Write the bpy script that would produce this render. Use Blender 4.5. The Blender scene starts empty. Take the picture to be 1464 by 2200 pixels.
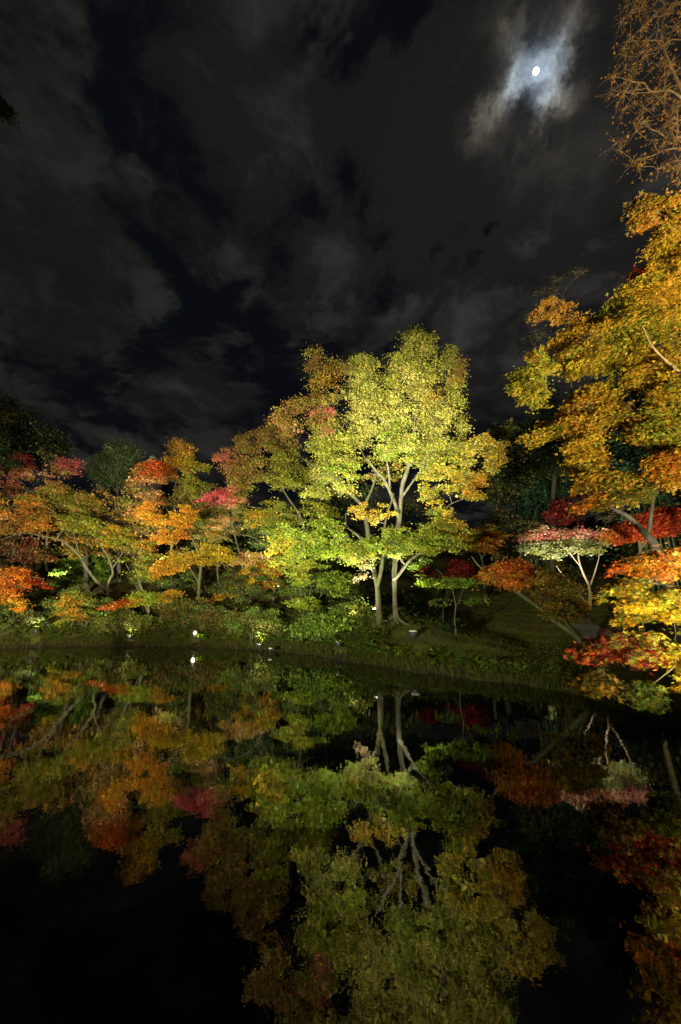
import bpy, math, random
import numpy as np
from mathutils import Vector, Matrix, Quaternion

R = math.radians
rng = np.random.default_rng(7)
random.seed(7)
SC = bpy.context.scene
COL = SC.collection

# ------------------------------------------------------------------ camera
H = 1.7                       # eye height above the water
PITCH = R(13.5)
F = 14.0 / 36.0 * 2200.0      # focal length in photo pixels
cam_d = bpy.data.cameras.new('camera')
cam_d.sensor_fit = 'VERTICAL'; cam_d.sensor_height = 36.0; cam_d.sensor_width = 36.0
cam_d.lens = 14.0; cam_d.clip_start = 0.05; cam_d.clip_end = 3000
cam = bpy.data.objects.new('camera', cam_d); COL.objects.link(cam)
cam.location = (0, 0, H); cam.rotation_euler = (R(90) + PITCH, 0, 0)
SC.camera = cam
CP, SP = math.cos(PITCH), math.sin(PITCH)


def ray(px, py):
    x = (px - 732.0) / F; y = (1100.0 - py) / F
    return np.array([x, CP - y * SP, SP + y * CP])


def P(px, py, D):
    """World point seen in photo pixel (px, py) at a distance D in front of the viewer."""
    r = ray(px, py)
    return np.array([0, 0, H]) + r * (D / r[1])


# ------------------------------------------------------------------ world: night sky with moonlit clouds
MOON_DIR = ray(1152, 153); MOON_DIR = MOON_DIR / np.linalg.norm(MOON_DIR)


def udir(px, py):
    d = ray(px, py); return d / np.linalg.norm(d)


class NT:
    """Small helper for node trees: every call returns a socket."""
    def __init__(s, tree): s.t = tree

    def new(s, typ, **kw):
        n = s.t.nodes.new(typ)
        for k, v in kw.items(): setattr(n, k, v)
        return n

    def put(s, sock, v):
        if hasattr(v, 'is_output'): s.t.links.new(v, sock)
        else: sock.default_value = v

    def m(s, op, a, b=None, c=None, clamp=False):
        n = s.new('ShaderNodeMath', operation=op); n.use_clamp = clamp
        s.put(n.inputs[0], a)
        if b is not None: s.put(n.inputs[1], b)
        if c is not None: s.put(n.inputs[2], c)
        return n.outputs[0]

    def v(s, op, a, b=None, out=0):
        n = s.new('ShaderNodeVectorMath', operation=op)
        s.put(n.inputs[0], a)
        if b is not None:
            s.put(n.inputs['Scale' if op == 'SCALE' else 1], b)
        return n.outputs[out]

    def noise(s, vec, scale, detail=6, rough=.55, dist=0.0, color=False):
        n = s.new('ShaderNodeTexNoise')
        s.put(n.inputs['Vector'], vec)
        n.inputs['Scale'].default_value = scale; n.inputs['Detail'].default_value = detail
        n.inputs['Roughness'].default_value = rough; n.inputs['Distortion'].default_value = dist
        return n.outputs['Color' if color else 'Fac']

    def remap(s, x, a, b, c=0.0, d=1.0, smooth=True):
        n = s.new('ShaderNodeMapRange'); n.interpolation_type = 'SMOOTHSTEP' if smooth else 'LINEAR'
        s.put(n.inputs[0], x)
        for i, q in enumerate((a, b, c, d)): s.put(n.inputs[i + 1], q)
        return n.outputs[0]

    def mix(s, f, a, b, blend='MIX'):
        n = s.new('ShaderNodeMix', data_type='RGBA', blend_type=blend)
        s.put(n.inputs[0], f)
        for sock, q in ((n.inputs[6], a), (n.inputs[7], b)):
            if hasattr(q, 'is_output'): s.t.links.new(q, sock)
            else: sock.default_value = (*q[:3], 1.0)
        return n.outputs[2]

    def blob(s, d, px, py, size, amp):
        """amp * exp(-(|d - c| / size)^2) about a fixed direction of the sky."""
        c = udir(px, py)
        dist = s.v('DISTANCE', d, tuple(c), out=1)
        q = s.m('DIVIDE', dist, size)
        q = s.m('MULTIPLY', q, q)
        return s.m('MULTIPLY', s.m('EXPONENT', s.m('MULTIPLY', q, -1.0)), amp)

    def add(s, items):
        t = items[0]
        for i in items[1:]: t = s.m('ADD', t, i)
        return t


world = bpy.data.worlds.new('World'); SC.world = world; world.use_nodes = True
wt = world.node_tree; wt.nodes.clear(); W = NT(wt)
geo = W.new('ShaderNodeTexCoord').outputs['Generated']
d0 = W.v('NORMALIZE', geo)
sep = W.new('ShaderNodeSeparateXYZ'); wt.links.new(d0, sep.inputs[0])
zz = W.m('ADD', W.m('MAXIMUM', sep.outputs[2], 0.0), 0.22)
comb = W.new('ShaderNodeCombineXYZ')
wt.links.new(W.m('DIVIDE', sep.outputs[0], zz), comb.inputs[0])
wt.links.new(W.m('DIVIDE', sep.outputs[1], zz), comb.inputs[1])
cp = W.v('ADD', comb.outputs[0], (3.1, 1.7, 0.4))
warp = W.v('SCALE', W.v('SUBTRACT', W.noise(cp, 1.7, 6, .6, color=True), (.5, .5, .5)), 0.55)
dw = W.v('ADD', d0, W.v('SCALE', W.v('SUBTRACT', W.noise(d0, 5.0, 8, .62, color=True), (.5, .5, .5)), 0.30))
cpw = W.v('ADD', cp, warp)
nA = W.noise(cpw, 3.3, 9, .58, .1)
nB = W.noise(cpw, 9.5, 8, .62, .2)
nC = W.noise(cp, 0.9, 3, .5)
vor = W.new('ShaderNodeTexVoronoi', feature='SMOOTH_F1'); W.put(vor.inputs['Vector'], W.v('ADD', cpw, W.v('SCALE', W.v('SUBTRACT', W.noise(cp, 6.0, 5, .6, color=True), (.5, .5, .5)), .16)))
vor.inputs['Scale'].default_value = 4.2; vor.inputs['Smoothness'].default_value = .35; vor.inputs['Detail'].default_value = 1.6; vor.inputs['Roughness'].default_value = .45
puff = W.m('SUBTRACT', .42, vor.outputs['Distance'])
bias = W.add([W.blob(dw, px, py, s, a) for px, py, s, a in (
    (560, 760, .20, -.20), (330, 850, .16, -.12), (300, 690, .08, -.06), (700, 800, .12, -.08), (470, 640, .10, -.08),
    (695, 130, .06, -.26), (690, 220, .05, -.10), (770, 345, .05, -.24), (640, 480, .05, -.12), (520, 420, .05, -.10), (130, 90, .07, -.12),
    (110, 720, .12, .10), (430, 800, .07, .20), (900, 500, .25, .16), (1100, 480, .35, .16),
    (280, 320, .30, .12), (600, 260, .12, .10), (850, 150, .10, .10), (740, 520, .10, .08), (1052, 495, .018, -.40))])
dens = W.add([W.m('MULTIPLY', W.m('SUBTRACT', nA, .5), 1.75), W.m('MULTIPLY', W.m('SUBTRACT', nB, .5), .85), W.m('MULTIPLY', puff, .50), W.m('MULTIPLY', bias, .90), .70])
mask = W.remap(dens, .32, .64)
# billows: the side of each puff that faces the moon is paler
mo = MOON_DIR / (MOON_DIR[2] + .22)
cof = W.v('ADD', cpw, W.v('SCALE', W.v('NORMALIZE', W.v('SUBTRACT', (float(mo[0]) + 3.1, float(mo[1]) + 1.7, .4), cp)), .055))
nS = W.m('SUBTRACT', nA, W.noise(cof, 3.3, 9, .58, .1))
gap = (.0026, .0034, .0050)
cloud_dark = (.0082, .0081, .0077); cloud_lit = (.0225, .0215, .0190)
shade = W.add([W.m('MULTIPLY', puff, 1.2), W.m('MULTIPLY', nS, 3.0), W.m('MULTIPLY', W.m('SUBTRACT', nB, .5), 1.2), W.m('MULTIPLY', W.m('SUBTRACT', nC, .5), 1.2), .48])
shade = W.m('MULTIPLY', W.m('MAXIMUM', shade, 0.0), W.m('ADD', W.blob(d0, 1150, 250, .55, .55), .70))
shade = W.m('MINIMUM', shade, 1.6)
ccol = W.mix(1.0, cloud_dark, W.mix(1.0, (.0195, .0188, .0166), shade, 'MULTIPLY'), 'ADD')
ccol = W.mix(1.0, ccol, W.m('ADD', W.blob(d0, 1080, 420, .55, .45), 1.0), 'MULTIPLY')      # thinner cloud on the moon's side
base = W.mix(mask, gap, ccol)
# the moonlit thin cloud: arms of light about the moon, broken by darker cloud
wv = W.v('SCALE', d0, 1.0)
wv = W.v('ADD', wv, W.v('SCALE', W.v('SUBTRACT', W.noise(d0, 15, 10, .70, color=True), (.5, .5, .5)), 0.085))
arms = W.add([W.blob(wv, px, py, s, a) for px, py, s, a in (
    (1130, 150, .030, .85), (1150, 170, .034, .75), (1172, 178, .020, .45), (1182, 128, .014, .45), (1198, 98, .013, .60), (1214, 84, .012, .45), (1216, 118, .010, .60), (1205, 140, .011, .45),
    (1108, 182, .020, .75), (1092, 205, .019, .62), (1072, 226, .020, .42), (1050, 256, .022, .28), (1022, 288, .024, .20),
    (1168, 210, .017, .75), (1160, 240, .013, .62), (1163, 262, .010, .35), (1190, 222, .020, .45), (1222, 205, .022, .26), (1112, 100, .026, .24), (1098, 55, .036, .12), (1222, 45, .022, .18),
    (1130, 330, .045, .08), (1240, 340, .07, .05))])
holes = W.add([W.blob(wv, px, py, s, a) for px, py, s, a in (
    (1128, 210, .010, .6), (1124, 245, .020, .8), (1194, 122, .009, .7), (1230, 260, .025, .5), (1070, 150, .022, .6), (1240, 150, .022, .5), (1150, 70, .022, .5))])
nW = W.noise(W.v('MULTIPLY', wv, (1.0, .55, .8)), 20, 10, .66, .3)
wisp = W.remap(nW, .34, .64, .05, 1.75, smooth=False)
halo = W.m('MULTIPLY', W.m('MULTIPLY', arms, wisp), W.m('SUBTRACT', 1.0, W.m('MINIMUM', holes, 1.0)))
mdist = W.v('DISTANCE', d0, tuple(MOON_DIR), out=1)
hcol = W.mix(W.remap(mdist, .02, .085), (.40, .47, .54), (.48, .42, .32))
hl = W.mix(1.0, hcol, W.m('MULTIPLY', halo, .50), 'MULTIPLY')
glow = W.mix(1.0, (.20, .26, .34), W.blob(d0, 1152, 153, .020, .9), 'MULTIPLY')
skyc = W.mix(1.0, W.mix(1.0, base, hl, 'ADD'), glow, 'ADD')
bg = W.new('ShaderNodeBackground'); wt.links.new(skyc, bg.inputs[0]); bg.inputs[1].default_value = 1.0
wo = W.new('ShaderNodeOutputWorld'); wt.links.new(bg.outputs[0], wo.inputs[0])
world.cycles.sampling_method = 'MANUAL'; world.cycles.sample_map_resolution = 256

# moonlight
sun_d = bpy.data.lights.new('moonlight', 'SUN'); sun_d.energy = 0.012; sun_d.angle = R(.55); sun_d.color = (.75, .85, 1.0)
sun = bpy.data.objects.new('moonlight', sun_d); COL.objects.link(sun)
sun.rotation_mode = 'QUATERNION'; sun.rotation_quaternion = Vector(MOON_DIR).to_track_quat('Z', 'Y')

# ------------------------------------------------------------------ render settings
SC.render.engine = 'CYCLES'
SC.view_settings.view_transform = 'Standard'; SC.view_settings.look = 'None'
SC.view_settings.gamma = 1.0; SC.view_settings.use_curve_mapping = False
SC.view_settings.exposure = 0.0
cy = SC.cycles
cy.max_bounces = 5; cy.diffuse_bounces = 2; cy.glossy_bounces = 2; cy.transmission_bounces = 2; cy.transparent_max_bounces = 4
cy.caustics_reflective = False; cy.caustics_refractive = False
cy.sample_clamp_indirect = 2.0; cy.sample_clamp_direct = 20.0
cy.use_denoising = True; cy.denoiser = 'OPENIMAGEDENOISE'; cy.denoising_input_passes = 'RGB_ALBEDO_NORMAL'
cy.use_adaptive_sampling = False


# ------------------------------------------------------------------ materials
def mat(name):
    m = bpy.data.materials.new(name); m.use_nodes = True
    m.node_tree.nodes.clear()
    n = NT(m.node_tree)
    out = n.new('ShaderNodeOutputMaterial')
    return m, n, out


def mat_leaf(name, transl=.45, gloss=.05, rough=.55):
    m, n, out = mat(name)
    a = n.new('ShaderNodeAttribute'); a.attribute_name = 'tint'
    c = a.outputs['Color']
    dif = n.new('ShaderNodeBsdfDiffuse'); n.put(dif.inputs[0], c)
    tr = n.new('ShaderNodeBsdfTranslucent')
    sat = n.new('ShaderNodeHueSaturation'); sat.inputs['Saturation'].default_value = 1.08; sat.inputs['Value'].default_value = 1.05
    n.put(sat.inputs['Color'], c); n.put(tr.inputs[0], sat.outputs[0])
    mx = n.new('ShaderNodeMixShader'); mx.inputs[0].default_value = transl
    m.node_tree.links.new(dif.outputs[0], mx.inputs[1]); m.node_tree.links.new(tr.outputs[0], mx.inputs[2])
    gl = n.new('ShaderNodeBsdfGlossy'); gl.inputs['Roughness'].default_value = rough
    gl.inputs['Color'].default_value = (.8, .8, .8, 1)
    mg = n.new('ShaderNodeMixShader'); mg.inputs[0].default_value = gloss * .5
    m.node_tree.links.new(mx.outputs[0], mg.inputs[1]); m.node_tree.links.new(gl.outputs[0], mg.inputs[2])
    m.node_tree.links.new(mg.outputs[0], out.inputs[0])
    return m


def mat_bark(name, c1, c2, moss=(.10, .13, .02), moss_amt=.5, scale=9):
    m, n, out = mat(name)
    tc = n.new('ShaderNodeTexCoord').outputs['Object']
    st = n.v('MULTIPLY', tc, (1.0, 1.0, .28))
    a = n.noise(st, scale, 7, .65, .3)
    b = n.noise(tc, 2.2, 4, .6)
    c = n.mix(n.remap(a, .35, .65), c1, c2)
    mm = n.m('MULTIPLY', n.remap(b, .52 - .2 * moss_amt, .66 - .1 * moss_amt), moss_amt)
    c = n.mix(mm, c, moss)
    bs = n.new('ShaderNodeBsdfPrincipled'); n.put(bs.inputs['Base Color'], c)
    bs.inputs['Roughness'].default_value = .85
    bp = n.new('ShaderNodeBump'); bp.inputs['Strength'].default_value = .7; bp.inputs['Distance'].default_value = .025
    n.put(bp.inputs['Height'], a); n.put(bs.inputs['Normal'], bp.outputs[0])
    m.node_tree.links.new(bs.outputs[0], out.inputs[0])
    return m


def mat_plain(name, col, rough=.5, metal=0.0, noise=.25, scale=30):
    m, n, out = mat(name)
    tc = n.new('ShaderNodeTexCoord').outputs['Object']
    a = n.noise(tc, scale, 4, .6)
    c = n.mix(n.remap(a, .3, .7), tuple(q * (1 - noise) for q in col), tuple(min(1, q * (1 + noise)) for q in col))
    bs = n.new('ShaderNodeBsdfPrincipled'); n.put(bs.inputs['Base Color'], c)
    bs.inputs['Roughness'].default_value = rough; bs.inputs['Metallic'].default_value = metal
    m.node_tree.links.new(bs.outputs[0], out.inputs[0])
    return m


def mat_emit(name, col, strength):
    m, n, out = mat(name)
    e = n.new('ShaderNodeEmission'); e.inputs[0].default_value = (*col, 1); e.inputs[1].default_value = strength
    m.node_tree.links.new(e.outputs[0], out.inputs[0])
    m.cycles.emission_sampling = 'NONE'
    return m


LEAF = mat_leaf('leaf')
LEAF_DARK = mat_leaf('evergreen_leaf', .15, .03, .5)
BARK = mat_bark('maple_bark', (.015, .012, .008), (.066, .056, .036), (.040, .050, .010), .75)
BARK_PALE = mat_bark('pale_bark', (.022, .019, .013), (.090, .082, .060), (.045, .056, .014), .55)
BARK_DARK = mat_bark('dark_bark', (.012, .010, .007), (.045, .036, .024), (.025, .03, .008), .4)
BARK_WARM = mat_bark('warm_bark', (.15, .115, .07), (.30, .235, .15), (.15, .13, .05), .25)
BLACK_METAL = mat_plain('black_metal', (.02, .02, .022), .45)
INNER_METAL = mat_plain('reflector_metal', (.30, .30, .28), .4)
LENS = mat_emit('lamp_glass', (1.0, .93, .80), 10)
LENS_HOT = mat_emit('lamp_glass_bright', (1.0, .80, .56), 1.7)
MOONM = mat_emit('moon_surface', (1.0, .99, .97), 6)
CULM = mat_plain('bamboo_culm', (.055, .095, .045), .45, 0, .3, 3)
STONE = mat_plain('stone', (.085, .085, .085), .9, 0, .35, 12)
COPPER = mat_plain('patina_copper', (.16, .26, .18), .7, 0, .3, 12)
TIMBER = mat_plain('dark_timber', (.05, .035, .025), .8, 0, .3, 14)
TILE = mat_plain('roof_tile', (.05, .055, .055), .7, 0, .3, 10)


# ------------------------------------------------------------------ mesh helpers
def tag(o, label=None, cat=None, group=None, kind=None):
    if label: o['label'] = label
    if cat: o['category'] = cat
    if group: o['group'] = group
    if kind: o['kind'] = kind
    return o


def empty(name, loc):
    o = bpy.data.objects.new(name, None); COL.objects.link(o); o.location = loc
    o.empty_display_size = .2
    return o


def link(name, me, material=None, parent=None, loc=None):
    o = bpy.data.objects.new(name, me); COL.objects.link(o)
    if material and not me.materials: me.materials.append(material)
    if parent: o.parent = parent
    if loc is not None: o.location = loc
    return o


def mesh_np(name, co, faces_flat, sizes, smooth=False, tint=None):
    me = bpy.data.meshes.new(name)
    co = np.ascontiguousarray(co, dtype=np.float32)
    faces_flat = np.ascontiguousarray(faces_flat, dtype=np.int32)
    sizes = np.ascontiguousarray(sizes, dtype=np.int32)
    me.vertices.add(len(co)); me.vertices.foreach_set('co', co.ravel())
    me.loops.add(len(faces_flat)); me.loops.foreach_set('vertex_index', faces_flat)
    me.polygons.add(len(sizes))
    st = np.zeros(len(sizes), np.int32); st[1:] = np.cumsum(sizes)[:-1]
    me.polygons.foreach_set('loop_start', st)
    me.update(calc_edges=True)
    if smooth:
        me.polygons.foreach_set('use_smooth', np.ones(len(sizes), dtype=bool))
    if tint is not None:
        a = me.attributes.new('tint', 'FLOAT_COLOR', 'FACE')
        t = np.ones((len(sizes), 4), np.float32); t[:, :3] = tint
        a.data.foreach_set('color', t.ravel())
    return me


def norm(v):
    return v / np.maximum(np.linalg.norm(v, axis=-1, keepdims=True), 1e-9)


def tubes(paths, radii, sides):
    """paths [N,K,3], radii [N,K] -> (co, faces_flat, sizes), one closed-tip tube per path."""
    paths = np.asarray(paths, float); radii = np.asarray(radii, float)
    N, K, _ = paths.shape
    t = np.gradient(paths, axis=1) if K > 1 else np.zeros_like(paths)
    t = norm(t)
    ref = np.tile(np.array([0.31, 0.22, 0.92]), (N, 1))
    flat = np.abs((t.mean(axis=1) * ref).sum(-1)) > .85
    ref[flat] = (0.9, 0.3, 0.1)
    u = norm(np.cross(t, ref[:, None, :])); w = np.cross(t, u)
    ang = np.arange(sides) / sides * 2 * math.pi
    ring = (u[:, :, None, :] * np.cos(ang)[None, None, :, None] + w[:, :, None, :] * np.sin(ang)[None, None, :, None])
    co = paths[:, :, None, :] + ring * radii[:, :, None, None]
    co = co.reshape(-1, 3)
    i = np.arange(N)[:, None, None] * (K * sides); k = np.arange(K - 1)[None, :, None] * sides; s = np.arange(sides)[None, None, :]
    s2 = (s + 1) % sides
    q = np.stack([i + k + s, i + k + s2, i + k + sides + s2, i + k + sides + s], -1).reshape(-1, 4)
    caps = (np.arange(N)[:, None] * (K * sides) + (K - 1) * sides + np.arange(sides)[None, :])
    ff = np.concatenate([q.ravel(), caps.ravel()])
    sz = np.concatenate([np.full(len(q), 4), np.full(len(caps), sides)])
    return co, ff, sz


def join(parts):
    co, ff, sz, off = [], [], [], 0
    for c, f, s in parts:
        co.append(c); ff.append(np.asarray(f) + off); sz.append(s); off += len(c)
    return np.concatenate(co), np.concatenate(ff), np.concatenate(sz)


def catmull(pts, n):
    """pts [m, d] -> about n smooth samples."""
    pts = np.asarray(pts, float)
    if len(pts) < 3:
        t = np.linspace(0, 1, n)[:, None]
        return pts[0] * (1 - t) + pts[-1] * t
    q = np.vstack([2 * pts[0] - pts[1], pts, 2 * pts[-1] - pts[-2]])
    out = []
    ts = np.linspace(0, len(pts) - 1 - 1e-6, n)
    for t in ts:
        i = int(t); f = t - i
        p0, p1, p2, p3 = q[i], q[i + 1], q[i + 2], q[i + 3]
        out.append(.5 * ((2 * p1) + (-p0 + p2) * f + (2 * p0 - 5 * p1 + 4 * p2 - p3) * f * f + (-p0 + 3 * p1 - 3 * p2 + p3) * f ** 3))
    return np.array(out)


def box_mesh(parts):
    """parts: list of 8-corner arrays (bottom 4 ccw, top 4 ccw)."""
    out = []
    for c in parts:
        f = np.array([[3, 2, 1, 0], [4, 5, 6, 7], [0, 1, 5, 4], [1, 2, 6, 5], [2, 3, 7, 6], [3, 0, 4, 7]])
        out.append((np.asarray(c, float), f.ravel(), np.full(6, 4)))
    return join(out)


def frustum(cx, cy, z0, z1, ax, ay, bx, by, dx=0, dy=0):
    return [(cx - ax, cy - ay, z0), (cx + ax, cy - ay, z0), (cx + ax, cy + ay, z0), (cx - ax, cy + ay, z0),
            (cx + dx - bx, cy + dy - by, z1), (cx + dx + bx, cy + dy - by, z1), (cx + dx + bx, cy + dy + by, z1), (cx + dx - bx, cy + dy + by, z1)]


def lathe(profile, n=16):
    pr = np.asarray(profile, float)
    a = np.arange(n) / n * 2 * math.pi
    co = np.stack([pr[:, 0][:, None] * np.cos(a), pr[:, 0][:, None] * np.sin(a), np.repeat(pr[:, 1][:, None], n, 1)], -1).reshape(-1, 3)
    f = []
    for k in range(len(pr) - 1):
        for s in range(n):
            f.append([k * n + s, k * n + (s + 1) % n, (k + 1) * n + (s + 1) % n, (k + 1) * n + s])
    f = np.array(f)
    top = np.arange(n) + (len(pr) - 1) * n; bot = np.arange(n)[::-1]
    return co, np.concatenate([f.ravel(), top, bot]), np.concatenate([np.full(len(f), 4), [n, n]])


# ------------------------------------------------------------------ terrain
def water_hit(px, py):
    r = ray(px, py); k = -H / r[2]
    return (r[0] * k, r[1] * k)


SHORE = [(-70, -1.5), (-70, 6), (-40, 16.5), (-26, 18.6)] + [water_hit(*q) for q in (
    (0, 1392), (120, 1389), (250, 1388), (420, 1390), (560, 1397), (640, 1404), (700, 1412), (760, 1424), (820, 1430), (890, 1444), (950, 1450),
    (1030, 1461), (1100, 1467), (1170, 1480), (1230, 1489), (1300, 1512), (1380, 1540), (1464, 1566))] + [(6.4, 4.0), (6.2, 2.2), (5.0, .9), (2.0, .35), (-2, .3), (-7, .1), (-14, -.6), (-30, -1.2)]
SHORE = np.array(SHORE)
# smooth the visible part a little and give it small bays
_mid = catmull(SHORE[3:-1], 190)
_mid[:, 1] += .05 * np.sin(_mid[:, 0] * 3.1) + .035 * np.sin(_mid[:, 0] * 7.7 + 1)
SHORE = np.vstack([SHORE[:3], _mid, SHORE[-1:]])


def shore_sd(x, y):
    """Signed distance to the water's edge, positive on land."""
    pt = np.stack([np.ravel(x), np.ravel(y)], -1).astype(float)
    a = SHORE; b = np.roll(SHORE, -1, 0)
    best = np.full(len(pt), 1e9); inside = np.zeros(len(pt), bool)
    for i in range(len(a) - 1):
        ab = b[i] - a[i]; L = (ab * ab).sum() + 1e-12
        t = np.clip(((pt - a[i]) @ ab) / L, 0, 1)
        dd = np.linalg.norm(pt - (a[i] + t[:, None] * ab), axis=1)
        best = np.minimum(best, dd)
    for i in range(len(a)):
        p, q = a[i], b[i]
        c = ((p[1] > pt[:, 1]) != (q[1] > pt[:, 1]))
        xi = (q[0] - p[0]) * (pt[:, 1] - p[1]) / (q[1] - p[1] + 1e-12) + p[0]
        inside ^= c & (pt[:, 0] < xi)
    return np.where(inside, -best, best).reshape(np.shape(x))


def sstep(t):
    t = np.clip(t, 0, 1); return t * t * (3 - 2 * t)


def height(x, y):
    x = np.asarray(x, float); y = np.asarray(y, float)
    s = shore_sd(x, y)
    sp = np.maximum(s, 0)
    low = np.clip((x - 1.5) / 4.0, 0, 1)                     # the lawn on the right is flatter than the bank on the left
    z = (.30 - .10 * low) * (1 - np.exp(-sp / .14)) + (1.15 - .70 * low) * sstep(sp / (3.2 + low * 2.5)) + .05 * sp
    near = np.clip((4.5 - y) / 2.0, 0, 1) * np.clip((9 - np.abs(x)) / 3 + 30, 0, 1)
    z = z * (1 - .72 * near)                                  # the viewer stands on the low near bank
    hill = np.maximum(0, sp - 3.5) * (1 - near)
    z = z + (.34 - .10 * low) * hill * hill / (hill + 4.0) * np.where(hill > 25, 1, 1)
    z = np.minimum(z, 14 + .02 * sp)
    z = z + (.05 * np.sin(x * 1.3 + y * .7) + .04 * np.sin(x * 2.9 - y * 1.9) + .02 * np.sin(x * 6.1 + y * 5.3)) * sstep(sp / 1.5)
    return np.where(s > 0, z, -.45 * (1 - np.exp(s / .5)) - .0)


def hz(x, y): return float(height(np.array([x]), np.array([y]))[0])


def ground_hit(px, py, d0=3.0, d1=60.0):
    """Where the sight line through a photo pixel meets the ground."""
    D = np.linspace(d0, d1, 1500); r = ray(px, py)
    pts = np.array([0, 0, H]) + r[None, :] * (D / r[1])[:, None]
    hgt = np.maximum(height(pts[:, 0], pts[:, 1]), 0)
    below = np.where(pts[:, 2] <= hgt)[0]
    return pts[below[0]] if len(below) else pts[-1]


xs = np.concatenate([np.linspace(-400, -42, 14), np.linspace(-40, -18, 45), np.arange(-17.8, 12, .16), np.linspace(12.2, 40, 50), np.linspace(44, 400, 14)])
ys = np.concatenate([np.linspace(-60, -3, 14), np.arange(-2.4, 24, .16), np.linspace(24.3, 48, 60), np.linspace(52, 500, 20)])
gx, gy = np.meshgrid(xs, ys)
gz = height(gx, gy)
gco = np.stack([gx, gy, gz], -1).reshape(-1, 3)
nx, ny = len(xs), len(ys)
ii = (np.arange(ny - 1)[:, None] * nx + np.arange(nx - 1)[None, :]).ravel()
gq = np.stack([ii, ii + 1, ii + nx + 1, ii + nx], -1)

GM, n, out = mat('moss_and_soil')
tc = n.new('ShaderNodeTexCoord').outputs['Object']
a = n.noise(tc, .55, 5, .6); b = n.noise(tc, 9, 6, .65); c = n.noise(tc, 60, 3, .6)
col = n.mix(n.remap(a, .40, .60), (.050, .040, .014), (.060, .075, .012))
col = n.mix(n.m('MULTIPLY', n.remap(b, .45, .7), .6), col, (.085, .085, .018))
col = n.mix(n.m('MULTIPLY', n.remap(c, .60, .70), .5), col, (.15, .085, .02))
gn = n.new('ShaderNodeNewGeometry'); gs = n.new('ShaderNodeSeparateXYZ'); GM.node_tree.links.new(gn.outputs['True Normal'], gs.inputs[0])
col = n.mix(n.remap(gs.outputs[2], .62, .86), (.012, .010, .006), col)          # much darker where the bank is steep
bs = n.new('ShaderNodeBsdfPrincipled'); n.put(bs.inputs['Base Color'], col); bs.inputs['Roughness'].default_value = .95
bs.inputs['Specular IOR Level'].default_value = .15
bp = n.new('ShaderNodeBump'); bp.inputs['Strength'].default_value = .8; bp.inputs['Distance'].default_value = .05
n.put(bp.inputs['Height'], n.m('ADD', b, n.m('MULTIPLY', c, .5))); n.put(bs.inputs['Normal'], bp.outputs[0])
GM.node_tree.links.new(bs.outputs[0], out.inputs[0])
ground = link('ground', mesh_np('ground', gco, gq.ravel(), np.full(len(gq), 4), True), GM)
tag(ground, 'mossy ground rising from the pond edge', kind='structure')

WM, n, out = mat('pond_water')
tc = n.new('ShaderNodeTexCoord').outputs['Object']
rip = n.m('ADD', n.noise(n.v('MULTIPLY', tc, (1.0, .55, 1.0)), 3.0, 3, .5), n.m('MULTIPLY', n.noise(tc, 14.0, 2, .5), .12))
bs = n.new('ShaderNodeBsdfPrincipled')
bs.inputs['Base Color'].default_value = (.0008, .0009, .0004, 1); bs.inputs['Roughness'].default_value = .018
bs.inputs['IOR'].default_value = 1.47
bp = n.new('ShaderNodeBump'); bp.inputs['Strength'].default_value = .035; bp.inputs['Distance'].default_value = .05
n.put(bp.inputs['Height'], rip); n.put(bs.inputs['Normal'], bp.outputs[0])
WM.node_tree.links.new(bs.outputs[0], out.inputs[0])
wco = np.array([(-70, -2.2, 0), (12, -2.2, 0), (12, 22, 0), (-70, 22, 0)], float)
water = link('water', mesh_np('water', wco, np.array([0, 1, 2, 3]), np.array([4])), WM)
tag(water, 'dark still pond mirroring the lit trees', kind='structure')

# ------------------------------------------------------------------ moon
mc = np.array([0, 0, H]) + MOON_DIR * 900
mme = lathe([(max(.01, 4.3 * math.sin(t)), -4.3 * math.cos(t)) for t in np.linspace(0.02, math.pi - .02, 18)], 32)
moon = link('moon', mesh_np('moon', *mme, smooth=True), MOONM, None, mc)
tag(moon, 'bright gibbous moon shining through a gap in the clouds', 'moon')

# ------------------------------------------------------------------ leaves
def star(tips, notch=.36, base=.10):
    """Outline of a lobed leaf: tips = [(angle from the midrib in degrees, length)] from the left side to the right."""
    pts = [(0.0, -base)]
    for i, (a, l) in enumerate(tips):
        pts.append((math.sin(R(a)) * l, math.cos(R(a)) * l))
        if i < len(tips) - 1:
            am = (a + tips[i + 1][0]) / 2
            nn = notch * (1 if abs(am) < 90 else .8)
            pts.append((math.sin(R(am)) * nn, math.cos(R(am)) * nn))
    return np.array(pts)


STAR7 = star([(-128, .5), (-84, .78), (-42, .95), (0, 1.05), (42, .95), (84, .78), (128, .5)], .30)
STAR5 = star([(-105, .68), (-50, .92), (0, 1.05), (50, .92), (105, .68)], .34)
STAR3 = np.array([(0, -.25), (-.80, .25), (-.22, .38), (0, 1.0), (.22, .38), (.80, .25)])
KITE = np.array([(0, -.22), (-.62, .28), (0, 1.0), (.62, .28)])
OVAL = np.array([(0, -.6), (-.42, .0), (0, .75), (.42, .0)])
NEEDLE = np.array([(-.07, -.5), (.0, .8), (.07, -.5)])
SHAPES = {'star7': STAR7, 'star5': STAR5, 'star3': STAR3, 'oval': OVAL, 'kite': KITE, 'needle': NEEDLE}

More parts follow.
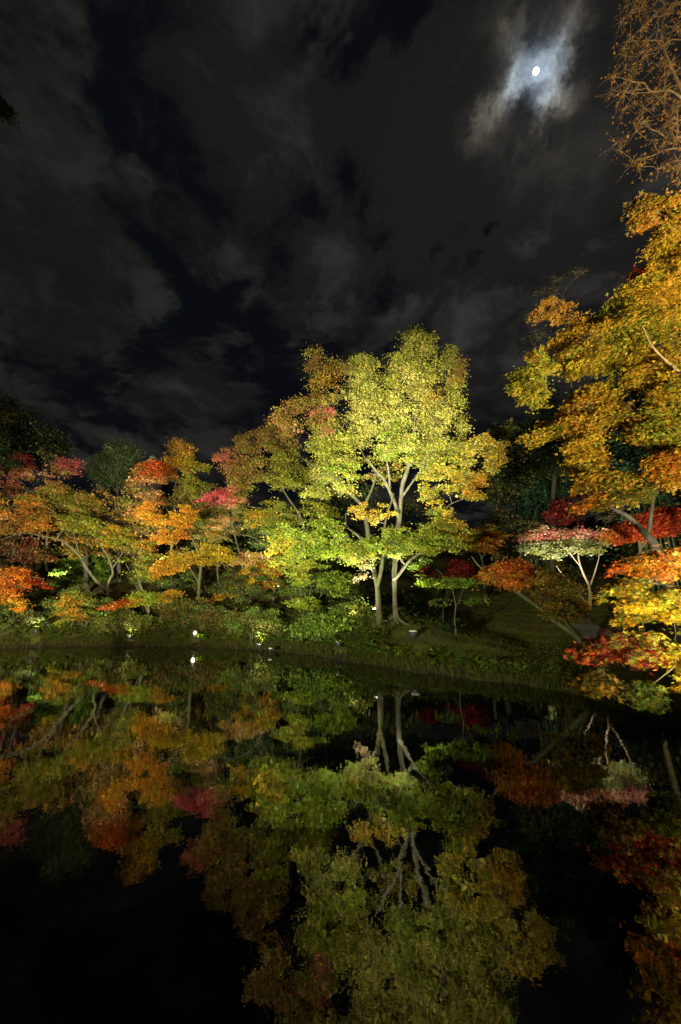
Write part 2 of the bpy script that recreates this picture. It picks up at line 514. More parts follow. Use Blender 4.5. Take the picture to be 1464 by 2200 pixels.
PAL = {
    'yg': (0.245, 0.262, 0.027), 'lime': (.185, .270, .022), 'green': (.085, .150, .018), 'pale': (.330, .310, .070), 'yellow': (0.420, 0.330, 0.026),
    'gold': (0.450, 0.285, 0.022), 'amber': (0.420, 0.225, 0.020), 'orange': (0.480, 0.165, 0.018), 'vermilion': (0.480, 0.090, 0.016), 'red': (.340, .028, .016),
    'dred': (.130, .016, .012), 'pink': (.480, .120, .120), 'rose': (.420, .055, .070), 'rust': (0.290, 0.165, 0.040), 'brown': (0.165, 0.105, 0.026),
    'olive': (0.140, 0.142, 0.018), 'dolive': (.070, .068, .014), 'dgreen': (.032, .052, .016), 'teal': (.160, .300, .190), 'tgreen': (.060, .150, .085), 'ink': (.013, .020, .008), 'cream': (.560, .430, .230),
    'peach': (.520, .300, .130), 'sage': (.240, .270, .110),
}


def leaves_mesh(name, pos, nrm, fwd, size, tint, shape, curl=.12):
    L = len(pos); out = SHAPES[shape]; k = len(out)
    nrm = norm(nrm); fwd = norm(fwd - nrm * (fwd * nrm).sum(-1, keepdims=True)); side = np.cross(fwd, nrm)
    ox, oy = out[:, 0], out[:, 1]
    rr = np.sqrt(ox * ox + oy * oy)
    cur = curl * (rng.random(L)[:, None] * 1.6 - .25)
    co = pos[:, None, :] + (side[:, None, :] * ox[None, :, None] + fwd[:, None, :] * oy[None, :, None] - nrm[:, None, :] * (cur * (rr ** 2)[None, :])[:, :, None]) * size[:, None, None]
    if shape in ('star7', 'star5'):
        # fan about the centre, so lobes can droop
        cen = pos[:, None, :] + fwd[:, None, :] * (.12 * size)[:, None, None]
        co = np.concatenate([co, cen], 1); kk = k + 1
        s = np.arange(k); tri = np.stack([s, (s + 1) % k, np.full(k, k)], -1)[:, ::-1]
        f = (np.arange(L)[:, None, None] * kk + tri[None]).reshape(-1)
        return mesh_np(name, co.reshape(-1, 3), f, np.full(L * k, 3), False, np.repeat(tint, k, 0))
    f = (np.arange(L)[:, None] * k + np.arange(k)[None, ::-1]).reshape(-1)
    return mesh_np(name, co.reshape(-1, 3), f, np.full(L, k), False, tint)


def poly_info(poly, pts):
    """inside flag and distance to the outline for photo points."""
    a = np.asarray(poly, float); b = np.roll(a, -1, 0)
    pts = np.asarray(pts, float)
    ins = np.zeros(len(pts), bool); best = np.full(len(pts), 1e9)
    for p, q in zip(a, b):
        c = ((p[1] > pts[:, 1]) != (q[1] > pts[:, 1]))
        xi = (q[0] - p[0]) * (pts[:, 1] - p[1]) / (q[1] - p[1] + 1e-12) + p[0]
        ins ^= c & (pts[:, 0] < xi)
        ab = q - p; t = np.clip(((pts - p) @ ab) / ((ab * ab).sum() + 1e-9), 0, 1)
        best = np.minimum(best, np.linalg.norm(pts - (p + t[:, None] * ab), axis=1))
    return ins, best


TOTAL = {'leaves': 0}


def crown_clusters(c):
    """Cluster centres (world), their photo pixel and size, spread through the volume that the outline and the depth enclose."""
    poly = np.array(c['poly'], float); D = c['D']; th = c.get('thick', 2.0); size = c.get('size', .5)
    n = c['n']
    pxm = F / D * size                                     # cluster radius in photo pixels
    lo, hi = poly.min(0), poly.max(0)
    got = []; tries = 0
    gk = rng.normal(0, 1, (2, 3)); gk = np.sign(gk) * (2.6 + rng.random((2, 3)) * 1.8) * (15.0 / max(D, 8)); gph = rng.random((2, 3)) * 6.28
    pts3 = np.zeros((0, 3)); px = []
    while len(got) < n and tries < 60:
        tries += 1
        cand = lo + rng.random((400, 2)) * (hi - lo)
        ins, e = poly_info(poly, cand)
        ok = ins & (e > pxm * c.get('inset', .45))
        cand, e = cand[ok], e[ok]
        if not len(cand): continue
        frac = np.clip(e / max(pxm * 3.0, 1), .15, 1)
        dd = D + (rng.random(len(cand)) * 2 - 1) * th / 2 * np.sqrt(frac)
        for k in range(len(cand)):
            w = P(cand[k][0], cand[k][1], dd[k])
            if w[2] < .25: continue
            if c.get('gaps', 0) and np.sin(w * gk[0] + gph[0]).sum() + np.sin(w[[1, 2, 0]] * gk[1] + gph[1]).sum() < -c['gaps']: continue
            if len(pts3):
                q = (pts3 - w) / np.array([size, size, size * c.get('flat', .42) * 1.6])
                if np.min((q * q).sum(1)) < c.get('space', .42) ** 2: continue
            pts3 = np.vstack([pts3, w]); px.append(cand[k]); got.append(1)
            if len(got) >= n: break
    return pts3, np.array(px).reshape(-1, 2), np.full(len(pts3), size)


def tints(px, c, K):
    """Leaf colours, by the colour spots nearest to each leaf's cluster and its own variation."""
    base = c['col'] if isinstance(c['col'], (list, tuple)) else [c['col']]
    out = np.zeros((len(px), K, 3))
    spots = c.get('spots', [])
    for i, (x, y) in enumerate(px):
        names = list(base); w = [1.0] * len(base)
        for sx, sy, sr, nm in spots:
            g = 7.0 * math.exp(-((x - sx) ** 2 + (y - sy) ** 2) / (sr * sr))
            names.append(nm); w.append(g)
        w = np.array(w) ** 1.3; w /= w.sum()
        main = rng.choice(len(names), p=w)
        cc = np.array([PAL[q] for q in names])
        pick = rng.choice(len(names), size=K, p=w * .4 + np.eye(len(names))[main] * .6)
        col = cc[pick]
        lum = rng.normal(1.0, .10)
        out[i] = col * lum
    v = rng.normal(1.0, .13, (len(px), K, 1)).clip(.6, 1.45)
    hue = rng.normal(0, .10, (len(px), K))
    out = out * v
    out[..., 0] *= (1 + hue); out[..., 1] *= (1 - hue * .6)
    return out.clip(.004, .8)


def build_tree(name, label, base, limbs, crowns, bark=BARK, cat='tree', group=None, shape='star3', leaf=.066, twigs=True, roots=0, br=.05, lm=None, foot=None):
    """base = (photo x, depth) of the foot; limbs[0] is the trunk; all later limbs spring from where they are drawn.
    A tree is an Empty at its foot > trunk, limb, branches, foliage."""
    foot = next((v for k_, v in FEET.items() if label.startswith(k_)), None)
    if foot is not None:                                   # the whole tree moves in depth to where its foot meets the slope
        gp_ = ground_hit(base[0], foot, base[1] - 3, base[1] + 9); sh = float(gp_[1]) - base[1]
        base = (base[0], base[1] + sh)
        limbs = [[(q if q[0] == 'base' else (q[0], q[1], q[2] + sh, q[3])) for q in l] for l in limbs]
        k_ = (base[1]) / (base[1] - sh)
        crowns = [dict(c, D=c['D'] + sh, size=c.get('size', .5) * k_ ** .55, n=int(c['n'] * k_ ** .8), flat=c.get('flat', .42) * (.68 if base[1] > 18.5 else 1), ls=c.get('ls', 1.0) * k_ ** .8) for c in crowns]
    bx = P(base[0], 1300, base[1])[0]; bz = max(hz(bx, base[1]), -.2)
    foot = np.array([bx, base[1], bz])
    if shape == 'star3' and base[1] > 12:
        shape = 'kite'; leaf *= .86
        crowns = [dict(c, gaps=((.25 if base[1] < 16.8 else .55) if c['n'] > 24 else 0), size=c.get('size', .5) * .76, n=int(c['n'] * (1.75 if base[1] < 17.5 else 1.5)), leaves=int(c.get('leaves', 260) * (.56 if base[1] > 16.8 else .54)), brs=(1.0 if base[1] > 16.8 else 1.5), spray=.26, flat=c.get('flat', .42) * .80, inset=c.get('inset', .45) * .6) for c in crowns]
    DEPTH[label.split()[0] + ' ' + label.split()[1]] = base[1]
    root = empty(name, foot); tag(root, label, cat, group)
    nodes, nrad = [], []
    for li, limb in enumerate(limbs):
        pts = []
        for q in limb:
            if q[0] == 'base': pts.append([*(foot + np.array([0, 0, -.12])), q[1]])
            else: pts.append([*P(q[0], q[1], q[2]), q[3]])
        pts = np.array(pts)
        n_ = max(8, len(pts) * 7)
        s = catmull(pts, n_)
        L = np.linalg.norm(np.diff(s[:, :3], axis=0), axis=1).sum()
        wob = .018 * min(L, 4) * .5
        ph = rng.random(3) * 6
        t = np.linspace(0, 1, n_)
        s[:, 0] += wob * np.sin(t * 9 + ph[0]) * t; s[:, 1] += wob * np.sin(t * 8 + ph[1]) * t
        r = np.maximum(s[:, 3] * .80 * (1 + .07 * np.sin(t * 31 + ph[2])), .004)
        if li == 0 and limb[0][0] == 'base':
            hh = s[:, 2] - foot[2]
            r = r * (1 + .55 * np.exp(-np.maximum(hh, 0) / .16))
        co, ff, sz = tubes(s[None, :, :3], r[None], 10 if r[0] > .03 else 6)
        parts = [(co, ff, sz)]
        if li == 0 and roots:
            for k in range(roots):
                a = k / roots * 6.28 + rng.random() * .6; ln = .35 + rng.random() * .45
                tt = np.linspace(0, 1, 7)
                rx = foot[0] + np.cos(a + tt * .4) * (r[0] * .5 + ln * tt); ry = foot[1] + np.sin(a + tt * .4) * (r[0] * .5 + ln * tt)
                rz = height(rx, ry) + .10 * (1 - tt) ** 2 - .03 * tt
                parts.append(tubes(np.stack([rx, ry, rz], -1)[None], (r[0] * .35 * (1 - tt * .85))[None], 6))
        co, ff, sz = join(parts)
        o = link('trunk' if li == 0 else 'limb', mesh_np('trunk' if li == 0 else 'limb', co - foot, ff, sz, True), bark, root if li == 0 else trunk)
        if li == 0: trunk = o
        nodes.append(s[3:, :3] if li == 0 else s[:, :3]); nrad.append(r[3:] if li == 0 else r)
    nodes = np.vstack(nodes); nrad = np.concatenate(nrad)
    bpaths, brads, tpaths, trads = [], [], [], []
    lp, ln_, lf, ls, lt = [], [], [], [], []
    for c in crowns:
        cc, px, size = crown_clusters(c)
        if not len(cc): continue
        leafs = c.get('leaves', 260); K = c.get('twigs', 8)
        dmin = np.array([np.min(np.linalg.norm(nodes - q, axis=1)) for q in cc])
        order = np.argsort(dmin); cpaths = []
        cen = cc.mean(0)
        ends = {}
        for i in order:
            q = cc[i]
            vec = q - nodes; dist = np.linalg.norm(vec, axis=1)
            cost = dist + np.maximum(0, -vec[:, 2]) * .35 + .15 * (nrad < .012)
            j = int(np.argmin(cost)); p = nodes[j]
            d = q - p; L = np.linalg.norm(d)
            if L < .05: continue
            n_ = 7
            t = np.linspace(0, 1, n_)[:, None]
            ctl = p + d * .5 + np.array([0, 0, .10 * L]) + rng.normal(0, .09 * L, 3)
            path = (1 - t) ** 2 * p + 2 * t * (1 - t) * ctl + t ** 2 * q
            path[1:-1] += rng.normal(0, .018 * min(L, 2), (n_ - 2, 3))
            r0 = min(nrad[j] * .75, .009 + .016 * L); r0 = max(r0, .007) * c.get('brs', 1.0)
            rr = np.linspace(r0, .0065, n_)
            bpaths.append(path); brads.append(rr)
            nodes = np.vstack([nodes, path[2:]]); nrad = np.concatenate([nrad, rr[2:]])
            ends[i] = path; cpaths.append(path)
        a = size[0]; fl = a * c.get('flat', .42)
        Kt = K
        M = len(cc)
        # twigs fan out of each cluster in a flattened layer that droops outward
        ang = rng.random((M, Kt)) * 6.283; rad = a * np.sqrt(rng.random((M, Kt))) * (.85 + .75 * rng.random((M, Kt)) ** 3) * rng.lognormal(0, .22, (M, 1))
        tip = np.stack([np.cos(ang) * rad, np.sin(ang) * rad, rng.normal(0, .45, (M, Kt)) * fl - .25 * fl * (rad / a) ** 2], -1)
        out_dir = norm((cc - cen) * np.array([1, 1, .25]))
        tilt = c.get('droop', .25)
        tip[..., 2] -= tilt * (tip[..., 0] * out_dir[:, None, 0] + tip[..., 1] * out_dir[:, None, 1])
        tipw = cc[:, None, :] + tip
        t = np.linspace(0, 1, 3)[None, None, :, None]
        mid = cc[:, None, :] + tip * .5 + rng.normal(0, .05 * a, (M, Kt, 3)) + np.array([0, 0, .08 * a])
        tw = (1 - t) ** 2 * cc[:, None, None, :] + 2 * t * (1 - t) * mid[:, :, None, :] + t ** 2 * tipw[:, :, None, :]
        tpaths.append(tw.reshape(-1, 3, 3)); trads.append(np.tile(np.linspace(.0065, .0025, 3), (M * Kt, 1)) * c.get('tws', 1.0))
        if leafs > 0:
            m = max(1, leafs // Kt)
            u = rng.random((M, Kt, m)) ** .6
            base_p = cc[:, None, None, :] + tip[:, :, None, :] * u[..., None]
            sp = a * c.get('spray', .30)
            off = rng.normal(0, 1, (M, Kt, m, 3)) * np.array([sp, sp, sp * c.get('sprayz', .38)])
            off[..., 2] -= .3 * sp * rng.random((M, Kt, m))
            pp = base_p + off
            keep = rng.random((M, Kt, m)) < c.get('keep', 1.0)
            outw = norm(off + tip[:, :, None, :] * .6) + rng.normal(0, .5, off.shape)
            outw[..., 2] -= c.get('hang', .30)
            up = np.zeros_like(off); up[..., 2] = 1.0
            up = up + rng.normal(0, .30, (M, Kt, 1, 3)) + rng.normal(0, c.get('rough', .30), off.shape)
            up[..., :2] += (c.get('droop', .25) * .9 * out_dir[:, :2])[:, None, None, :]
            sc = leaf * c.get('ls', 1.0) * rng.lognormal(0, .20, (M, Kt, m))
            ti = tints(px, c, Kt * m).reshape(M, Kt, m, 3)
            if cpaths and c.get('along', 1):
                cps = np.array(cpaths); B = len(cps); mm = max(2, int(leafs * .22))
                ti_ = rng.integers(2, 7, (B, mm)); q0 = cps[np.arange(B)[:, None], ti_]
                o2 = rng.normal(0, 1, (B, mm, 3)) * np.array([a * .34, a * .34, a * .16])
                w2 = norm(o2) + rng.normal(0, .4, o2.shape); w2[..., 2] -= c.get('hang', .45)
                u2 = np.zeros_like(o2); u2[..., 2] = 1; u2 = u2 + rng.normal(0, .25, (B, 1, 3)) + rng.normal(0, .3, o2.shape)
                px2 = px[order][:B] if B <= len(px) else px
                lp.append((q0 + o2).reshape(-1, 3)); ln_.append(u2.reshape(-1, 3)); lf.append(w2.reshape(-1, 3))
                ls.append(leaf * c.get('ls', 1.0) * rng.lognormal(0, .20, B * mm)); lt.append(tints(px2, c, mm).reshape(-1, 3))
            lp.append(pp[keep]); ln_.append(up[keep]); lf.append(outw[keep]); ls.append(sc[keep]); lt.append(ti[keep])
    if bpaths:
        parts = [tubes(np.array(bpaths), np.array(brads), 4)]
        if twigs and base[1] < 17.5: parts.append(tubes(np.vstack(tpaths), np.vstack(trads), 3))
        co, ff, sz = join(parts)
        tag(link('branches', mesh_np('branches', co - foot, ff, sz, True), bark, root), kind='stuff')
    if lp:
        lp = np.vstack(lp); TOTAL['leaves'] += len(lp)
        me = leaves_mesh('foliage', lp - foot, np.vstack(ln_), np.vstack(lf), np.concatenate(ls), np.vstack(lt), shape)
        tag(link('foliage', me, lm or LEAF, root), kind='stuff')
    return root


# ================================================================== TREES
# photo row at which each trunk meets the ground
DEPTH = {}
FEET = {'great yellow': 1342, 'pale trunked maple close': 1333, 'broad olive': 1290, 'rose pink maple spray': 1280, 'golden yellow maple': 1318, 'mixed lime': 1270, 'leaning gold maple': 1300, 'small bright lime': 1336, 'red topped': 1255, 'pink topped': 1235, 'large leaning maple': 1297, 'flame orange': 1338, 'round yellow green': 1348, 'small forked': 1342, 'brown pink': 1235, 'rounded dark': 1258, 'pale teal': 1238, 'slender lime': 1362, 'tiny thin': 1345, 'dark red maple low': 1292, 'speckled': 1285, 'pale pink and sage': 1300}
exec_trees = True
# ---- the great maple in the middle
build_tree('maple_tree', 'great yellow green maple floodlit at the middle of the far bank, most brightly lit', (815, 15.6),
  [[('base', .165), (814, 1300, 15.6, .135), (812, 1265, 15.6, .125), (806, 1235, 15.6, .11), (800, 1205, 15.7, .12), (792, 1165, 15.8, .115), (787, 1125, 15.8, .10), (778, 1088, 15.7, .09), (752, 1058, 15.5, .075), (728, 1030, 15.3, .055), (700, 985, 15.2, .035), (690, 930, 15.2, .02)],
   [(811, 1262, 15.6, .10), (818, 1230, 15.4, .09), (822, 1190, 15.3, .075), (826, 1150, 15.2, .06), (832, 1110, 15.2, .045), (845, 1060, 15.2, .03)],
   [(803, 1225, 15.6, .09), (790, 1212, 15.3, .085), (770, 1180, 15.0, .075), (748, 1155, 14.8, .06), (722, 1140, 14.6, .04), (690, 1130, 14.5, .025)],
   [(800, 1200, 15.7, .08), (787, 1170, 15.5, .07), (770, 1150, 15.3, .06), (745, 1130, 15.2, .035), (742, 1105, 15.2, .02)],
   [(780, 1092, 15.7, .07), (800, 1050, 15.9, .055), (806, 1015, 16, .045), (782, 980, 16, .03), (770, 930, 16, .02)],
   [(728, 1030, 15.3, .045), (690, 1010, 15.0, .03), (650, 985, 14.8, .02)]],
  [dict(poly=[(655, 742), (690, 748), (735, 785), (790, 760), (850, 790), (850, 880), (790, 960), (700, 1010), (640, 975), (590, 915), (600, 870), (645, 835)], D=15.9, thick=4.0, n=85, size=.62, leaves=330, droop=.3,
        col=['yg', 'yg', 'pale', 'olive'], spots=[(670, 775, 40, 'rust'), (715, 785, 30, 'rust'), (605, 900, 55, 'rust'), (655, 850, 40, 'rust'), (700, 830, 25, 'gold'), (690, 892, 22, 'pink'), (770, 930, 70, 'pale'), (700, 960, 60, 'yg')]),
   dict(poly=[(770, 985), (830, 965), (870, 985), (860, 1030), (820, 1050), (790, 1040)], D=16.4, thick=1.4, n=9, size=.4, leaves=150, inset=.3, col=['yg', 'olive', 'rust']),
   dict(poly=[(760, 1060), (800, 1085), (850, 1075), (855, 1120), (800, 1130), (740, 1105)], D=15.0, thick=1.4, n=9, size=.36, leaves=150, inset=.3, flat=.3, col=['yg', 'yellow', 'amber']),
   dict(poly=[(680, 1000), (750, 960), (790, 1010), (760, 1060), (700, 1080), (650, 1060)], D=15.2, thick=2.4, n=20, size=.5, leaves=240, col=['yg', 'lime', 'pale']),
   dict(poly=[(540, 1180), (600, 1120), (660, 1100), (740, 1115), (775, 1150), (770, 1180), (720, 1200), (640, 1215), (590, 1215)], D=14.9, thick=2.4, n=44, size=.5, leaves=300, droop=.35, col=['yg', 'lime', 'lime'], spots=[(560, 1180, 40, 'gold')]),
   dict(poly=[(700, 1210), (740, 1170), (800, 1145), (860, 1150), (885, 1180), (850, 1210), (800, 1212), (785, 1245), (735, 1250), (690, 1235)], D=14.3, thick=1.6, n=30, size=.42, leaves=260, flat=.3, droop=.3, col=['lime', 'yg', 'pale'], spots=[(768, 1240, 16, 'cream')])],  # cream spot paints the lamp's bright patch into the leaf colour
  roots=7)
build_tree('maple_tree', 'pale trunked maple close behind the great maple, its gold green top the highest', (851, 16.3),
  [[('base', .14), (849, 1290, 16.3, .12), (848, 1240, 16.3, .115), (850, 1190, 16.3, .115), (855, 1140, 16.3, .115), (860, 1095, 16.3, .11), (865, 1045, 16.2, .105), (878, 1005, 16.1, .10), (888, 950, 16.0, .08), (893, 890, 15.9, .06), (900, 830, 15.9, .04), (905, 770, 15.9, .02)],
   [(857, 1112, 16.3, .10), (850, 1085, 16.1, .09), (838, 1055, 15.9, .08), (825, 1030, 15.7, .07), (808, 1012, 15.5, .05), (790, 985, 15.3, .03)],
   [(838, 1055, 15.9, .06), (836, 1015, 15.8, .05), (828, 975, 15.7, .035), (820, 900, 15.6, .02)],
   [(862, 1070, 16.2, .07), (880, 1045, 15.8, .05), (905, 1010, 15.4, .035), (930, 960, 15.2, .02)],
   [(846, 1245, 16.2, .085), (856, 1236, 15.8, .08), (871, 1216, 15.4, .07), (880, 1206, 15.2, .06), (902, 1190, 14.9, .05), (930, 1172, 14.6, .03), (965, 1160, 14.4, .02)],
   [(872, 1214, 15.4, .055), (862, 1202, 15.3, .05), (857, 1185, 15.2, .042), (859, 1160, 15.1, .035), (850, 1140, 15.0, .025), (842, 1125, 15, .018)],
   [(935, 960, 15.2, .02), (985, 955, 14.6, .022), (1020, 962, 14.0, .018), (1050, 985, 13.6, .012)],
   [(880, 1150, 15.1, .02), (935, 1130, 14.6, .022), (960, 1090, 14.3, .018), (1000, 1070, 14.0, .012)]],
  [dict(poly=[(848, 740), (890, 700), (935, 714), (975, 745), (1022, 783), (995, 828), (1003, 870), (1012, 925), (990, 1000), (930, 1015), (860, 985), (800, 1000), (790, 940), (840, 880), (835, 800)], D=15.8, thick=4.2, n=105, size=.60, leaves=330, droop=.3,
        col=['yg', 'pale', 'yg', 'olive'], spots=[(935, 842, 18, 'amber'), (1005, 790, 25, 'rust'), (860, 920, 70, 'pale'), (850, 960, 60, 'lime'), (900, 880, 50, 'pale')]),
   dict(poly=[(1005, 945), (1045, 925), (1095, 942), (1082, 1012), (1050, 1020), (1035, 985)], D=13.7, thick=1.0, n=14, size=.34, leaves=150, inset=.5, droop=.4, col=['yellow', 'pale', 'amber'], twigs=10),
   dict(poly=[(905, 1010), (960, 960), (1010, 940), (1045, 1000), (1052, 1060), (1000, 1095), (930, 1095), (900, 1060)], D=14.9, thick=2.2, n=40, size=.42, leaves=230, col=['yellow', 'yg', 'pale'], spots=[(1030, 1050, 30, 'amber')]),
   dict(poly=[(820, 1105), (880, 1080), (960, 1085), (1050, 1088), (1062, 1105), (1030, 1140), (985, 1185), (910, 1200), (870, 1180), (830, 1150)], D=14.5, thick=2.4, n=50, size=.44, leaves=250, flat=.34, droop=.3, col=['yg', 'lime', 'yg'], spots=[(1000, 1105, 35, 'gold'), (880, 1100, 25, 'gold')]),
   dict(poly=[(770, 1160), (830, 1140), (900, 1150), (905, 1185), (850, 1195), (790, 1190)], D=14.0, thick=1.2, n=12, size=.36, leaves=190, flat=.3, inset=.3, col=['lime', 'yg', 'lime']),
   dict(poly=[(880, 1190), (930, 1195), (910, 1240), (875, 1255)], D=14.8, thick=.8, n=5, size=.32, leaves=150, col=['lime', 'green'])],
  bark=BARK_PALE, roots=6)


# ---- left of the great maple
build_tree('maple_tree', 'broad olive green maple with a rust coloured top, left of the great maple', (655, 17.6),
  [[('base', .17), (652, 1240, 17.6, .15), (651, 1190, 17.6, .14), (655, 1150, 17.5, .12), (645, 1110, 17.3, .09), (620, 1070, 17.1, .06), (590, 1020, 17.0, .03)],
   [(655, 1150, 17.5, .09), (672, 1110, 17.5, .07), (690, 1060, 17.5, .04)],
   [(645, 1110, 17.3, .06), (600, 1100, 16.8, .045), (550, 1090, 16.4, .03), (510, 1085, 16.2, .02)]],
  [dict(poly=[(515, 930), (545, 905), (600, 885), (660, 960), (735, 1030), (745, 1090), (680, 1130), (590, 1155), (520, 1130), (500, 1070), (480, 1000)], D=17.0, thick=4, n=100, size=.62, leaves=310, flat=.34, droop=.35,
        col=['olive', 'olive', 'yg'], spots=[(540, 950, 60, 'brown'), (600, 920, 40, 'rust'), (510, 990, 35, 'rust'), (620, 1090, 60, 'yg'), (700, 1070, 60, 'yg'), (650, 1020, 50, 'yg'), (560, 1100, 25, 'gold'), (600, 1160, 40, 'lime')])])
build_tree('maple_tree', 'rose pink maple spray between the orange and the olive maples', (520, 19.6),
  [[('base', .10), (525, 1250, 19.6, .09), (515, 1190, 19.5, .08), (500, 1130, 19.3, .06), (485, 1090, 19.2, .04), (470, 1060, 19, .02)],
   [(500, 1130, 19.3, .05), (505, 1060, 19.2, .03), (500, 1000, 19, .02)]],
  [dict(poly=[(425, 1075), (470, 1045), (520, 1035), (545, 1050), (530, 1085), (490, 1095), (440, 1100)], D=18.9, thick=2.0, n=20, size=.5, leaves=240, col=['rose', 'pink'], spots=[(515, 1085, 24, 'peach')]),
   dict(poly=[(455, 975), (495, 955), (530, 975), (525, 1020), (480, 1010)], D=19.5, thick=2.0, n=12, size=.5, leaves=200, col=['rust', 'pink', 'rust'])])
build_tree('maple_tree', 'golden yellow maple with low flat layers above the starry lamp', (427, 20.0),
  [[('base', .11), (425, 1300, 20, .10), (428, 1250, 20, .095), (432, 1210, 19.9, .085), (420, 1170, 19.7, .06), (400, 1130, 19.4, .04), (380, 1110, 19.2, .02)],
   [(432, 1210, 19.9, .06), (455, 1170, 19.4, .045), (490, 1150, 19, .03)],
   [(428, 1250, 20, .05), (400, 1215, 19.5, .04), (360, 1200, 19, .02)]],
  [dict(poly=[(275, 1095), (330, 1070), (395, 1080), (425, 1100), (405, 1135), (345, 1130), (300, 1120)], D=19.2, thick=2.4, n=34, size=.5, leaves=260, flat=.34, droop=.35, col=['gold', 'gold', 'orange']),
   dict(poly=[(310, 1165), (350, 1135), (390, 1130), (400, 1160), (345, 1175)], D=19.0, thick=1.4, n=14, size=.45, leaves=220, flat=.3, col=['gold', 'orange']),
   dict(poly=[(315, 1250), (330, 1215), (370, 1180), (440, 1165), (510, 1170), (530, 1190), (480, 1215), (420, 1215), (370, 1235)], D=18.4, thick=2.2, n=46, size=.48, leaves=280, flat=.32, droop=.4, col=['gold', 'yellow'], spots=[(340, 1230, 40, 'amber'), (480, 1180, 40, 'yellow')])])
build_tree('maple_tree', 'mixed lime and gold maple between the gold layers and the rose spray', (470, 21.5),
  [[('base', .09), (468, 1230, 21.5, .085), (462, 1180, 21.4, .07), (450, 1130, 21.2, .05), (440, 1080, 21, .03)],
   [(462, 1180, 21.4, .05), (485, 1130, 21, .03), (500, 1100, 21, .02)]],
  [dict(poly=[(395, 1100), (420, 1050), (480, 1080), (520, 1100), (530, 1150), (470, 1170), (420, 1160)], D=20.8, thick=3, n=42, size=.55, leaves=230, col=['yg', 'amber', 'sage'], spots=[(480, 1120, 30, 'peach'), (440, 1100, 30, 'lime')])])
build_tree('maple_tree', 'leaning gold maple reaching low over the bank in front of the olive maple', (585, 16.9),
  [[('base', .10), (590, 1260, 16.9, .09), (584, 1215, 16.9, .085), (575, 1178, 16.8, .075), (558, 1162, 16.6, .06), (530, 1150, 16.4, .04), (500, 1150, 16.2, .02)],
   [(590, 1260, 16.9, .06), (548, 1243, 16.5, .055), (515, 1238, 16.3, .05), (483, 1214, 16.1, .045), (450, 1195, 16, .025)],
   [(575, 1178, 16.8, .05), (600, 1150, 16.5, .03), (620, 1130, 16.3, .02)]],
  [dict(poly=[(435, 1300), (470, 1262), (515, 1225), (560, 1190), (600, 1200), (615, 1235), (590, 1265), (540, 1270), (500, 1285)], D=16.0, thick=2.0, n=44, size=.44, leaves=260, flat=.34, droop=.45, col=['yellow', 'gold', 'yg'], spots=[(450, 1290, 30, 'amber'), (585, 1250, 30, 'orange'), (600, 1240, 30, 'yg')]),
   dict(poly=[(490, 1215), (510, 1185), (560, 1180), (580, 1195), (550, 1220)], D=15.8, thick=1.0, n=10, size=.4, leaves=220, col=['cream', 'yellow', 'peach'])])
build_tree('maple_sapling', 'small bright lime maple with a fan of thin stems on the bank', (655, 15.6),
  [[('base', .022), (652, 1305, 15.5, .02), (646, 1275, 15.4, .017), (640, 1245, 15.3, .013), (632, 1220, 15.3, .01)],
   [(658, 1330, 15.6, .02), (664, 1300, 15.5, .018), (668, 1262, 15.4, .014), (672, 1230, 15.3, .01)],
   [(650, 1330, 15.6, .018), (640, 1305, 15.4, .016), (628, 1285, 15.2, .012), (620, 1265, 15.1, .009)],
   [(662, 1330, 15.6, .02), (684, 1290, 15.6, .018), (700, 1255, 15.5, .014), (712, 1225, 15.4, .01)],
   [(655, 1332, 15.6, .018), (672, 1310, 15.6, .016), (690, 1280, 15.5, .012), (730, 1255, 15.4, .008)]],
  [dict(poly=[(610, 1210), (660, 1195), (720, 1200), (760, 1235), (745, 1285), (690, 1275), (650, 1260), (615, 1245)], D=15.3, thick=1.6, n=30, size=.38, leaves=200, flat=.32, col=['lime', 'lime', 'green'], spots=[(640, 1215, 30, 'yg')]),
   dict(poly=[(612, 1290), (645, 1270), (690, 1285), (700, 1305), (650, 1318), (625, 1305)], D=14.9, thick=1.0, n=12, size=.32, leaves=170, flat=.3, col=['lime', 'yg'])], cat='sapling')

# ---- left third
build_tree('maple_tree', 'red topped maple standing high behind the gold maple', (365, 25),
  [[('base', .14), (368, 1200, 25, .12), (372, 1120, 24.8, .10), (376, 1050, 24.6, .07), (380, 1000, 24.4, .04), (385, 960, 24.3, .02)],
   [(372, 1120, 24.8, .07), (340, 1060, 24.4, .05), (310, 1030, 24, .03)],
   [(376, 1050, 24.6, .05), (410, 1020, 24.4, .035), (440, 1000, 24.2, .02)]],
  [dict(poly=[(352, 930), (375, 935), (405, 955), (435, 955), (430, 985), (450, 1000), (425, 1030), (380, 1010), (355, 985), (365, 960)], D=24.3, thick=3, n=32, size=.62, leaves=210, col=['rust', 'amber', 'brown'], spots=[(375, 945, 30, 'rust'), (365, 940, 14, 'red'), (430, 1010, 30, 'yg'), (390, 990, 25, 'gold')]),
   dict(poly=[(300, 990), (345, 985), (375, 1010), (370, 1050), (350, 1090), (290, 1070), (275, 1035)], D=23.6, thick=3, n=40, size=.62, leaves=220, flat=.34, col=['orange', 'rust', 'brown'], spots=[(310, 1060, 30, 'peach'), (340, 1000, 25, 'vermilion')]),
   dict(poly=[(380, 1030), (440, 1010), (480, 1040), (450, 1090), (390, 1085)], D=23.8, thick=3, n=28, size=.6, leaves=200, col=['olive', 'yg', 'brown'])], leaf=.10)
